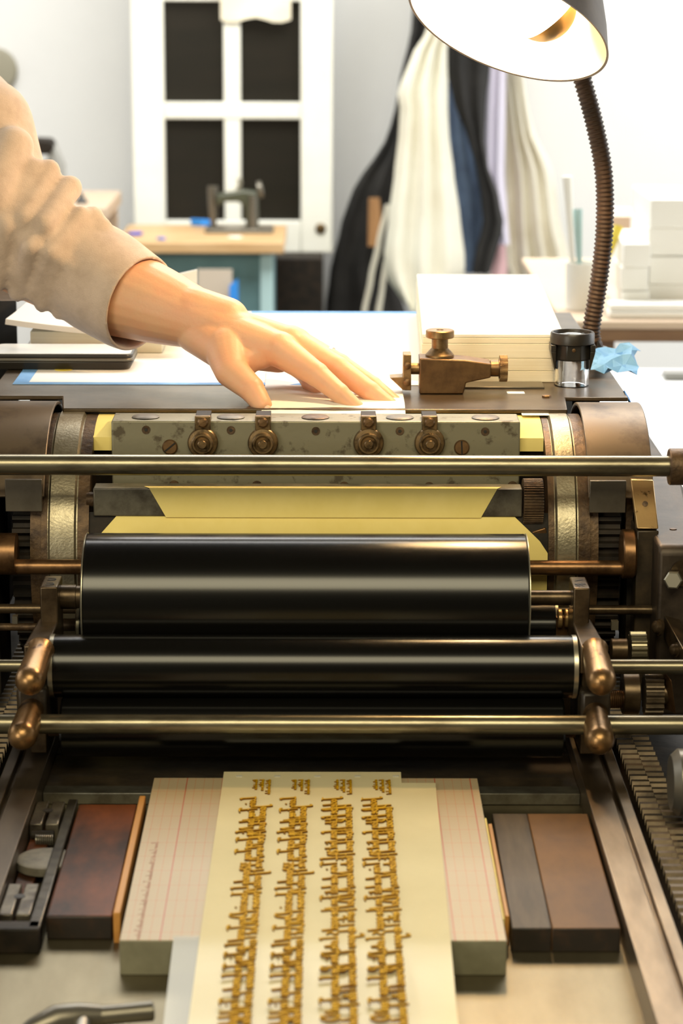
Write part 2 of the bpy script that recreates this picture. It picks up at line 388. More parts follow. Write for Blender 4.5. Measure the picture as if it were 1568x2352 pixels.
# flange and gear outside each ring
def gear(x0, x1, r, n, dep, o, duty=.5):
    b = MB(); poly = []
    for i in range(n):
        for f_, rr in ((0, r - dep), (.18, r), (.18 + duty * .6, r), (.36 + duty * .6, r - dep)):
            a = 2 * pi * (i + f_) / n; poly.append((x0, o[0] + rr * cos(a), o[1] + rr * sin(a)))
    return b.prism(poly, (x1 - x0, 0, 0))
for s in (1, -1):
    g0, g1 = (.2143, .2325) if s > 0 else (-.2495, -.2348)
    gear(g0, g1, .0975, 58, .006, (YC, ZC)).build('cylinder_gear', M['black_iron'], body, smooth=0)
    f0, f1 = (.2067, .2143) if s > 0 else (-.2348, -.2248)
    MB().lathe([(.03, 0), (.100, 0), (.100, f1 - f0), (.03, f1 - f0)], (f0, YC, ZC), (1, 0, 0), 96).build('gear_flange', M['brown_rust'], body)
# guards over the gears
def guard(x0, x1, a0, a1, r=.1135, t=.003, n=48):
    rows = []
    for i in range(n + 1):
        a = a0 + (a1 - a0) * i / n
        rows.append([(x0, *cy(a, r)), (x1, *cy(a, r))])
    b = MB(); vs = []; fs = []
    for i in range(n + 1):
        a = a0 + (a1 - a0) * i / n
        vs += [(x0, *cy(a, r)), (x1, *cy(a, r)), (x1, *cy(a, r - t)), (x0, *cy(a, r - t))]
    for i in range(n):
        for k in range(4):
            fs.append([4 * i + k, 4 * i + (k + 1) % 4, 4 * i + 4 + (k + 1) % 4, 4 * i + 4 + k])
    fs += [[0, 1, 2, 3], [4 * n, 4 * n + 1, 4 * n + 2, 4 * n + 3]]
    return b.add(vs, fs)
for s in (1, -1):
    x0, x1 = (.2055, .2572) if s > 0 else (-.281, -.2230)
    g = guard(x0, x1, radians(20), radians(150)).build('gear_guard', M['guard'], car, bevel=.0008)
    xa, xb = (.2060, .2345) if s > 0 else (-.2530, -.2242)
    y1, z1 = cy(radians(149), .1145)
    MB().box(xa, xb, y1 - .0028, y1 + .0005, 1.0737, z1 + .012).build('guard_apron', mat('dull_grey_brown_plate', lin(.14, .12, .09), .4, .6, lin(.09, .075, .055), 30, bump=.03), g, bevel=.0005)
    xe = x1 if s > 0 else x0
    MB().lathe([(.03, 0), (.1105, 0), (.1105, .004), (.03, .004)], (xe - .004 if s > 0 else xe, YC, ZC), (1, 0, 0), 72).build('guard_cheek', M['brown_rust'], g)

# gripper bar
gp = MB(); BX0, BX1 = W(256, 1000, 1.903).x, W(1194, 1000, 1.903).x
gp.hexa([(BX0, 1.899, 1.072), (BX1, 1.899, 1.072), (BX1, 1.938, 1.072), (BX0, 1.938, 1.072)],
        [(BX0, 1.903, 1.1372), (BX1, 1.903, 1.1372), (BX1, 1.938, 1.1372), (BX0, 1.938, 1.1372)])
gbar = gp.build('gripper_bar', M['plate_steel'], car, bevel=.0012, seg=3)
FY = lambda z: 1.899 + (z - 1.072) / (1.1372 - 1.072) * .004
NRM = V((0, -1, .06)).normalized()
def face(px, py):
    p = W(px, py, 1.901); return V((p.x, FY(p.z), p.z))
for px in (466, 604, 846, 986):
    c = face(px, 1016)
    b = MB()
    top = face(px, 957)
    b.rbox((c.x, c.y - .002, (c.z + .008 + top.z) / 2), .0125, .006, top.z - c.z - .006)
    b.rbox((c.x, 1.9055, 1.1385), .0128, .014, .0035)
    cl = b.build('gripper', M['brass'], gbar, bevel=.0008)
    K = lambda pr, m, nm: MB().lathe(pr, c, NRM, 40).build(nm, m, cl)
    b = MB().lathe([(.0095, 0), (.0118, .0008), (.0122, .002), (.0122, .005), (.0112, .0065), (.009, .0068), (.0088, .0115), (.0078, .0125), (.0066, .0125), (.006, .012), (.0048, .0115), (.0001, .0115)], c, NRM, 40)
    b.lathe([(.0036, .011), (.0036, .0165), (.003, .0172), (.0001, .0172)], c, NRM, 24)
    cl2 = b.build('gripper_knob', M['brass'], gbar)
    sc = face(px, 965)
    b = MB().lathe([(.0042, .004), (.0042, .0062), (.003, .0075), (.0001, .0078)], V((sc.x, sc.y - .001, sc.z - .0015)), NRM, 24)
    b.rbox(V((sc.x, sc.y - .0085, sc.z - .001)), .0078, .0006, .001, (V((.85, 0, .5)).normalized(), V((0, 1, 0)), V((-.5, 0, .85)).normalized()))
    b.build('gripper_screw', M['gauge'], gbar)
    MB().rbox((c.x, 1.915, 1.1405), .012, .02, .0025).build('gripper_finger', M['black_iron'], gbar, bevel=.0004)
for i, (px, py) in enumerate(((335, 953), (530, 954), (724, 955), (918, 957), (1115, 958))):
    p = on(px, py, 1.1385)
    MB().lathe([(.0095, 0), (.0112, .0006), (.0098, .0015), (.005, .0021), (.0001, .0022)], (p.x, 1.9185, 1.1372), (0, 0, 1), 36).build('gripper_button', M['button'] if i != 2 else M['brown_rust'], gbar)
for px, py in ((335, 988), (530, 989), (725, 991), (918, 991), (1114, 992)):
    c = face(px, py)
    b = MB().lathe([(.0034, 0), (.0034, .0006), (.0018, .0006), (.0018, .0004), (.0001, .0004)], c, NRM, 20)
    b.build('socket_screw', M['brown_rust'], gbar)
    MB().cyl(c + NRM * .0006, c + NRM * .0008, .0014, 6).build('socket_hole', M['engrave'], gbar)
for px, py, a in ((390, 1027, .7), (1060, 1028, pi / 2 + .05)):
    c = face(px, py)
    b = MB().lathe([(.0062, 0), (.0062, .0012), (.0052, .0022), (.0001, .0024)], c, NRM, 28)
    b.build('slotted_screw', M['gauge'], gbar)
    MB().rbox(c + NRM * .0024, .0112, .0012, .0008, (V((cos(a), 0, sin(a))), V((-sin(a), 0, cos(a))), V((0, -1, 0)))).build('screw_slot', M['engrave'], gbar)
for px, py in ((400, 1114), (443, 1116), (590, 1115), (790, 1117), (985, 1118), (1176, 1116)):
    c = face(px, py); r = .0042 if px != 443 else .0024
    MB().lathe([(r, 0), (r, .0014), (r * .8, .0022), (.0001, .0022)], c, NRM, 24).build('retaining_screw', M['brown_rust'], gbar)

# reel bar with knurled wheel
RY, RZ = 1.868, 1.0805
rx0, rx1 = W(217, 1150, RY).x, W(1197, 1150, RY).x
rb = MB().box(rx0, rx1, RY - .010, RY + .010, RZ - .0112, RZ + .0112).build('reel_bar', mat('mottled_grey_iron', lin(.21, .19, .14), .4, .6, lin(.085, .07, .05), 45, lo=.4, hi=.65, bump=.06), car, bevel=.0009)
MB().cyl((rx0 - .006, RY, RZ), (rx0 + .001, RY, RZ), .006, 20).build('reel_journal', M['brown_rust'], rb)
wh = gear(rx1 + .001, rx1 + .0165, .0185, 48, .0014, (RY, RZ - .001)).build('reel_wheel', M['brown_rust'], rb, smooth=0, bevel=.0002)
MB().rbox((rx1 + .014, RY - .008, RZ - .024), .012, .006, .006, (V((.95, 0, .3)), V((0, 1, 0)), V((-.3, 0, .95)))).build('pawl', M['copper'], car, bevel=.001)

# rods
def rod(name, px0, py0, px1, py1, Y, r, m, par=car, ext0=0, ext1=0):
    a = W(px0, py0, Y); b = W(px1, py1, Y); a = V((a.x - ext0, a.y, (a.z + b.z) / 2)); b = V((b.x + ext1, b.y, a.z))
    return MB().cyl(a, b, r, 32).build(name, m, par)
front = rod('cross_rod', 0, 1067, 1545, 1071, 1.822, .0080, M['rod'], ext0=.06)
c = W(1535, 1072, 1.822)
MB().lathe([(.008, 0), (.0135, 0), (.0142, .0008), (.0142, .0135), (.0125, .015), (.011, .05)], (c.x, 1.822, c.z), (1, 0, 0), 36).build('rod_collar', M['brown_rust'], front)
rod('cross_rod', 0, 1662, 1568, 1666, 1.668, .0071, M['rod'], ext0=.05, ext1=.05)
copper_rod = rod('copper_shaft', 0, 1301, 1430, 1305, 1.839, .0060, M['copper'], ext0=.02)
rod('tie_rod', 0, 1395, 1568, 1404, 1.828, .0038, M['bracket'], ext0=.05, ext1=.05)
rod('tie_rod', -20, 1440, 112, 1440, 1.83, .003, M['brown_rust'], ext0=.02)
MB().lathe([(.006, -.001), (.0185, 0), (.0195, .001), (.0195, .009), (.0178, .0105)], (W(1426, 1275, 1.843).x, 1.843, W(1430, 1272, 1.843).z), (1, 0, 0), 40).build('shaft_flange', M['copper'], car)
b = MB(); q = lambda x, y, Y: W(x, y, Y)
b.lathe([(.006, 0), (.0165, 0), (.0165, .018)], (W(-14, 1275, 1.843).x, 1.843, W(10, 1272, 1.843).z), (1, 0, 0), 40); b.build('shaft_flange', M['copper'], car)

# right side castings
def post(px0, px1, py0, py1, Y0, Y1, lean=0):
    a = W(px0, py0, Y0); c_ = W(px1, py1, Y0)
    return MB().box(a.x, c_.x, Y0, Y1, c_.z, a.z)
b = MB()
tl, tr = W(1448, 1101, 1.862), W(1500, 1103, 1.862); br, bl = W(1512, 1215, 1.832), W(1463, 1214, 1.832)
b.hexa([bl + V((0, .01, -.002)), br + V((0, .01, -.002)), tr + V((0, .008, 0)), tl + V((0, .008, 0))][::-1], [bl, br, tr, tl][::-1])
sb = b.build('stop_bracket', M['bright_brass'], car, bevel=.0008)
MB().lathe([(.0022, 0), (.0022, .0012), (.0001, .0014)], (bl + br + tr + tl) / 4, (0, -1, .6), 16).build('bracket_screw', M['brown_rust'], sb)
MB().box(tl.x - .0015, tl.x + .004, 1.872, 1.90, 1.04, tl.z - .002).build('bracket_web', M['brown_rust'], car)
a = W(1463, 1216, 1.834); c_ = W(1512, 1240, 1.834)
MB().box(a.x, c_.x, 1.834, 1.90, .935, a.z - .001).build('bracket_post', M['bed_dark'], car, bevel=.001)
# outer side frame with sloping top
for s in (1, -1):
    x0 = W(1512, 1260, 1.80).x; x1 = x0 + .04
    if s < 0: x0, x1 = 2 * XC - x1 - .012, 2 * XC - x0 - .012
    yz = [(1.797, .925), (1.797, 1.056), (1.802, 1.061), (1.915, 1.062), (1.95, 1.075), (2.2, 1.0755), (2.2, .925)]
    MB().prism([(x0, y, z) for y, z in yz], (x1 - x0, 0, 0)).build('side_frame', mat('brown_grey_casting', lin(.058, .042, .029), .48, .5, lin(.030, .021, .014), 45, bump=.12), car, bevel=.003, seg=3)
p = W(1545, 1232, 1.85)
MB().lathe([(.0028, 0), (.0028, .0006), (.0001, .0006)], (p.x, 1.85, 1.0615), (0, 0, 1), 16).build('frame_screw', M['copper'], car)
p = W(1555, 1333, 1.788)
b = MB().lathe([(.0065, 0), (.0072, .0004), (.0072, .007), (.006, .0078), (.0001, .0078)], (p.x - .002, 1.792, p.z), (-.25, -1, .1), 6)
b.build('hex_bolt', M['chrome'], car, smooth=20)
b = MB().lathe([(.0105, 0), (.0105, .003), (.0001, .003)], (p.x + .006, 1.797, p.z + .004), (0, -1, 0), 24); b.build('bolt_washer', M['bracket'], car)

# dark panels added between rods to black out bright gaps, right and left
MB().box(W(1440, 1300, 1.86).x, W(1520, 1300, 1.86).x, 1.858, 1.90, .93, 1.052).build('dark_infill', M['black_iron'], car)
MB().box(-.335, -.262, 1.865, 1.93, .92, 1.075).build('dark_infill', M['black_iron'], car)
MB().box(-.36, -.275, 1.73, 1.75, .90, .985).build('dark_infill', M['black_iron'], car)
# diagonal arm at right edge
a = W(1523, 1410, 1.80); b_ = W(1560, 1420, 1.80); c_ = W(1600, 1510, 1.72); d_ = W(1573, 1500, 1.72)
mb = MB(); pl = [a, b_, c_, d_]; mb.hexa([p_ + V((0, .003, -.018)) for p_ in pl], pl); mb.build('diagonal_arm', M['bracket'], car, bevel=.0008)
for px, py, Y, r in ((1516, 1441, 1.785, .0052), (1556, 1493, 1.745, .0045)):
    p = W(px, py, Y)
    MB().lathe([(r * 1.25, 0), (r * 1.25, .0015), (r, .0018), (r * .9, .005), (r * .5, .0065), (.0001, .007)], p, (-1, -.35, .2), 24).build('round_bolt', M['bracket'], car)

# roller brackets with paired handles
def chain(pts): return [W(*p_) for p_ in pts]
stamps = {1: ('N', '1'), -1: ('2', '2')}
for s in (1, -1):
    b = MB()
    hx0, hx1 = (W(1317, 1350, 1.755).x, W(1355, 1350, 1.755).x) if s > 0 else (W(91, 1350, 1.755).x, W(132, 1350, 1.755).x)
    b.box(hx0, hx1, 1.755, 1.789, .99, 1.0386)
    br_ = None
    lo0, lo1 = (W(1333, 1480, 1.695).x, W(1392, 1480, 1.695).x) if s > 0 else (W(55, 1480, 1.695).x, W(113, 1480, 1.695).x)
    zt = 1.0108
    b.hexa([(lo0, 1.693, .990), (lo1, 1.693, .990), (hx1 + .004 * (s > 0), 1.775, .985), (hx0 - .004 * (s < 0), 1.775, .985)],
           [(lo0, 1.693, zt), (lo1, 1.693, zt), (hx1 + .002 * (s > 0), 1.765, zt + .001), (hx0 - .002 * (s < 0), 1.765, zt + .001)])
    b.box(lo0 + .002, lo1 - .004, 1.70, 1.775, .926, .992)
    br_ = b.build('roller_bracket', M['bracket'], car, bevel=.0012, seg=3)
    mb = MB()
    for k, ch in enumerate(stamps[s]):
        x = (hx0 + hx1) / 2; y = 1.7635 + k * .014
        if ch == '1': st = [((-.003, -.002), (.003, .002))]
        elif ch == 'N': st = [((-.004, .003), (-.001, -.003)), ((-.001, .003), (.002, -.003)), ((-.004, .003), (.004, .003))]
        else: st = [((-.003, .003), (.002, .003)), ((.002, .003), (.003, 0)), ((.003, 0), (-.003, -.003)), ((-.003, -.003), (.003, -.0025))]
        for (ax, ay), (bx, by) in st:
            d = V((bx - ax, by - ay, 0)); n_ = V((-d.y, d.x, 0)).normalized() * .0004
            P = V((x + ax, y + ay, 1.0387)); Q = V((x + bx, y + by, 1.0387))
            mb.prism([P - n_, Q - n_, Q + n_, P + n_], (0, 0, .0002))
    mb.build('stamped_mark', M['engrave'], br_, smooth=0)
    hl = [((1366, 1497, 1.694), (1372, 1525, 1.68), (1383, 1575, 1.645), .0096, .0106), ((1366, 1635, 1.688), (1371, 1660, 1.675), (1378, 1710, 1.632), .0096, .0106)] if s > 0 else \
         [((92, 1496, 1.694), (82, 1525, 1.68), (65, 1574, 1.645), .0096, .0106), ((74, 1626, 1.688), (66, 1655, 1.675), (48, 1699, 1.632), .0096, .0106)]
    for (a, m_, e, r0, r1) in hl:
        A, B, E = W(*a), W(*m_), W(*e)
        mb = MB(); d = (E - A).normalized(); L = (E - A).length
        pr = [(r0 * 1.05, -.003), (r0 * .92, .002), (r0, .014), (r1 * .97, L * .6), (r1, L * .8)]
        pr += [(r1 * cos(t * pi / 16), L * .86 + r1 * sin(t * pi / 16)) for t in range(9)]
        mb.lathe(pr, A, d, 36)
        mb.build('handle', M['handle'], br_)
    # lower handle socket
    A = W(*hl[1][0]); MB().box(A.x - .011, A.x + .011, A.y - .004, A.y + .02, A.z - .012, A.z + .016).build('handle_socket', M['bed_dark'], br_, bevel=.003)

# right hand gear train
def spur(px, py, Y, pw, r, n, m=M['bed_dark']):
    p = W(px, py, Y); x1 = W(px + pw, py, Y).x
    return gear(p.x, x1, r, n, r * .14, (Y, p.z)).build('drive_gear', m, car, smooth=0, bevel=.0002)
spur(1446, 1490, 1.765, 36, .0135, 14, M['rod'])
spur(1478, 1592, 1.735, 42, .0165, 18, M['rack'])
def collar(name, px, py, Y, pw, r, m):
    p = W(px, py, Y); x1 = W(px + pw, py, Y).x
    return MB().lathe([(r * .4, 0), (r - .0006, 0), (r, .0006), (r, x1 - p.x - .0006), (r - .0006, x1 - p.x), (r * .4, x1 - p.x)], (p.x, Y, p.z), (1, 0, 0), 36).build(name, m, car)
collar('gear_collar', 1402, 1492, 1.765, 38, .0085, M['bracket'])
collar('gear_collar', 1428, 1592, 1.735, 38, .0158, M['bracket'])
collar('gear_collar', 1520, 1592, 1.735, 20, .0088, M['bracket'])
p = W(1394, 1606, 1.735); mb = MB(); hp = []
for i in range(160):
    a = i * 2 * pi / 18; hp.append((p.x + .013 * i / 159, p.y + .0062 * cos(a), p.z + .0062 * sin(a)))
mb.tube(hp, .0008, 6).build('coil_spring', M['copper'], car)
a = W(1530, 1540, 1.72); c_ = W(1552, 1640, 1.72)
MB().hexa([(a.x, 1.735, c_.z), (c_.x, 1.72, c_.z), (c_.x, 1.725, c_.z), (a.x, 1.74, c_.z)], [(a.x - .004, 1.735, a.z), (a.x + .004, 1.72, a.z - .008), (a.x + .004, 1.725, a.z - .008), (a.x - .004, 1.74, a.z)]).build('gear_plate', M['copper'], car, bevel=.0004)
# end plates that carry the cross rods
for s in (1, -1):
    x0 = .302 if s > 0 else -.345
    MB().prism([(x0, y, z) for y, z in ((1.64, .93), (1.64, .985), (1.69, 1.02), (1.79, 1.06), (1.80, 1.14), (1.86, 1.14), (1.88, 1.06), (1.88, .93))], (.014, 0, 0)).build('rod_support', M['bracket'], car, bevel=.002)
    xa, xb = (.27, .315) if s > 0 else (-.345, -.30)
    for y, z, r in ((1.822, W(784, 1069, 1.822).z, .0079), (1.668, W(784, 1664, 1.668).z, .007)):
        MB().cyl((xa, y, z), (xb, y, z), r, 24).build('rod_stub', M['rod'], car)
# small fittings right of the drum
for px, w_, r in ((1280, 10, .0075), (1296, 8, .0075)):
    collar('thin_collar', px, 1420, 1.80, w_, r, M['bright_brass'])
MB().box(W(1276, 1480, 1.80).x, W(1302, 1480, 1.80).x, 1.80, 1.806, .985, 1.003).build('copper_lug', M['copper'], car)
MB().box(W(1404, 1430, 1.81).x, W(1420, 1430, 1.81).x, 1.81, 1.816, W(0, 1445, 1.81).z, W(0, 1425, 1.81).z).build('paper_tag', M['chrome'], car)
MB().box(W(28, 1430, 1.81).x, W(40, 1430, 1.81).x, 1.81, 1.816, W(0, 1433, 1.81).z, W(0, 1416, 1.81).z).build('paper_tag', M['grey_metal'], car)
# lower cross plates that close the carriage below the rollers
MB().box(XL + .004, XR - .004, 1.775, 1.79, .935, .985).build('cross_plate', M['black_iron'], car)

# ---------------------------------------------------------------- rollers
def roller(name, label, ax, Y, z, px0, px1, pyc, r, m, endm, rim, sh, shm=M['steel']):
    x0, x1 = W(px0, pyc, Y).x, W(px1, pyc, Y).x
    t = thing(name, ((x0 + x1) / 2, Y, z), label, 'roller', None)
    L = x1 - x0
    MB().lathe([(r * .3, 0), (r - .0015, 0), (r, .0015), (r, L - .0015), (r - .0015, L), (r * .3, L)], (x0, Y, z), (1, 0, 0), 128).build('roller_body', m, t)
    if rim:
        for a, w_ in ((x0 - .0002, rim), (x1 - rim + .0002, rim)):
            MB().lathe([(r * .3, -.0004), (r - .001, -.0004), (r + .0003, .0004), (r + .0003, w_), (r * .9, w_)], (a, Y, z), (1, 0, 0), 128).build('end_rim', endm, t)
    for (a, b__, rr) in sh:
        MB().cyl((a, Y, z), (b__, Y, z), rr, 32, b=.0004).build('shaft', shm, t)
    return t
roller('ink_drum', 'large black ink drum lying across the press just below the yellow paper', 0, 1.7787, 1.0246, 200, 1206, 1372, .0487, M['drum'], M['chrome'], .0009,
       [(W(1205, 1372, 1.7787).x, W(1318, 1372, 1.7787).x, .0058), (W(130, 1360, 1.7787).x, W(176, 1360, 1.7787).x, .0094), (W(174, 1360, 1.7787).x, W(202, 1360, 1.7787).x, .0088)], M['bracket'])
roller('rider_roller', 'black rubber roller with pale steel end rims, resting between the big drum and lowest roller', 0, 1.7155, .9889, 117, 1321, 1530, .0232, M['roller'], M['chrome'], .0035,
       [(W(-40, 1510, 1.7155).x, W(118, 1510, 1.7155).x, .0046), (W(1320, 1520, 1.7155).x, W(1600, 1520, 1.7155).x, .0055)], M['rod'])
roller('form_roller', 'lowest black form roller, just above the press bed behind the steel rod', 0, 1.706, .9452, 143, 1292, 1670, .0224, M['roller'], M['bracket'], 0,
       [(W(1291, 1610, 1.706).x, W(1322, 1610, 1.706).x, .0075), (W(110, 1610, 1.706).x, W(144, 1610, 1.706).x, .0075)], M['copper'])
roller('distributor_roller', 'dark roller half hidden behind the large ink drum, its steel rim showing at right', 0, 1.822, .9905, 180, 1277, 1440, .0200, M['roller'], M['chrome'], .0025,
       [(W(1276, 1440, 1.822).x, W(1312, 1440, 1.822).x, .005), (W(130, 1440, 1.822).x, W(181, 1440, 1.822).x, .005)], M['bracket'])

# ---------------------------------------------------------------- tympan paper on the cylinder and the wrap on the reel bar
ty = []
TX0, TX1 = -.1885, .1738
rows = []
def trow(y, z, x0, x1): return [(x0 + (x1 - x0) * j / 12, y, z) for j in range(13)]
Rt = .1038
pa = [(1.9105, 1.1115), (1.9100, 1.119), (1.9100, 1.1225)]
for y, z in pa: rows.append(trow(y, z, TX0, TX1))
for i in range(61):
    a = radians(114) - (radians(114) + 2 * pi - radians(157)) * i / 60
    y, z = cy(a, Rt)
    deg = math.degrees(a) % 360
    k = max(0, min(1, (deg - 157) / 14)) if 150 < deg < 200 else 1
    rows.append(trow(y, z, TX0 + (1 - k) * .022, TX1 - (1 - k) * .026))
tp = MB().grid(rows, .0005).build('tympan_paper', M['tympan'], None, off=(XC, YC, ZC))
tag(tp, 'yellow manila packing paper wrapped around the press cylinder behind the gripper bar', 'paper')
# wrap round the reel bar: trapezoid front
def bx(px, py): return W(px, py, RY - .0105).x
o_ = .0006
ring_ = [(RY - .004, RZ + .0112 + o_), (RY - .010 - o_ + .0006, RZ + .0112 + o_), (RY - .010 - o_, RZ + .0106), (RY - .010 - o_, RZ - .0118), (RY - .008, RZ - .0118 - .0003), (RY + .008, RZ - .0118 - .0003)]
xl = [bx(330, 1118), bx(342, 1122), bx(344, 1124), bx(381, 1183), bx(384, 1185), bx(384, 1185)]
xr = [bx(1152, 1122), bx(1142, 1126), bx(1140, 1128), bx(1104, 1185), bx(1102, 1186), bx(1102, 1186)]
rows = [[(xl[i] + (xr[i] - xl[i]) * j / 10, y, z) for j in range(11)] for i, (y, z) in enumerate(ring_)]
tw = MB().grid(rows[::-1], .0003).build('tympan_wrap', M['tympan'], None, off=(XC, RY, RZ))
tag(tw, 'yellow paper strip with slanted ends folded over the flat reel bar', 'paper')
# ---------------------------------------------------------------- gridded base block on the bed
def grid_material():
    m = bpy.data.materials.new('printed_grid_top'); m.use_nodes = True; nt = m.node_tree; N = nt.nodes; L = nt.links
    p = N['Principled BSDF']; p.inputs['Roughness'].default_value = .42
    tc = N.new('ShaderNodeTexCoord'); sx = N.new('ShaderNodeSeparateXYZ'); L.new(tc.outputs['Object'], sx.inputs[0])
    def line(sock, off, pitch, wid):
        a = N.new('ShaderNodeMath'); a.operation = 'ADD'; a.inputs[1].default_value = 10 * pitch * 40 + off; L.new(sock, a.inputs[0])
        b = N.new('ShaderNodeMath'); b.operation = 'MODULO'; b.inputs[1].default_value = pitch; L.new(a.outputs[0], b.inputs[0])
        c = N.new('ShaderNodeMath'); c.operation = 'LESS_THAN'; c.inputs[1].default_value = wid; L.new(b.outputs[0], c.inputs[0])
        return c.outputs[0]
    u = .00635
    col = None
    base = N.new('ShaderNodeTexNoise'); base.inputs['Scale'].default_value = 9; L.new(tc.outputs['Object'], base.inputs['Vector'])
    cur = N.new('ShaderNodeMix'); cur.data_type = 'RGBA'; cur.inputs[6].default_value = lin(.43, .345, .20); cur.inputs[7].default_value = lin(.45, .34, .215); L.new(base.outputs['Fac'], cur.inputs[0]); col = cur.outputs[2]
    for sock, off, pitch, wid, c, k in ((sx.outputs['Y'], .0008, u, .00035, lin(.42, .32, .20), .55), (sx.outputs['Y'], .0008, 4 * u, .0006, lin(.46, .17, .08), .75),
                                    (sx.outputs['X'], .0010, u, .0004, lin(.48, .17, .07), .7), (sx.outputs['X'], .0010, 4 * u, .0007, lin(.42, .07, .03), .95)):
        f = line(sock, off, pitch, wid)
        s_ = N.new('ShaderNodeMath'); s_.operation = 'MULTIPLY'; s_.inputs[1].default_value = k; L.new(f, s_.inputs[0])
        mx = N.new('ShaderNodeMix'); mx.data_type = 'RGBA'; L.new(s_.outputs[0], mx.inputs[0]); L.new(col, mx.inputs[6]); mx.inputs[7].default_value = c; col = mx.outputs[2]
    L.new(col, p.inputs['Base Color'])
    return m
BX = (-.1247, .1086); BY = (1.361, 1.6565)
blk = thing('plate_base', (BX[1] - .0051, BY[1] - .003, ZB), 'pale metal base block printed with a red grid, under the gold lettering plate', 'base block')
MB().box(*BX, *BY, ZB, ZT - .0004).build('block', M['block_side'], blk, bevel=.0006)
mb = MB().box(BX[0] + .0004, BX[1] - .0004, BY[0] + .0004, BY[1] - .0004, ZT - .0004, ZT)
gt = mb.build('printed_top', grid_material(), blk, smooth=0)

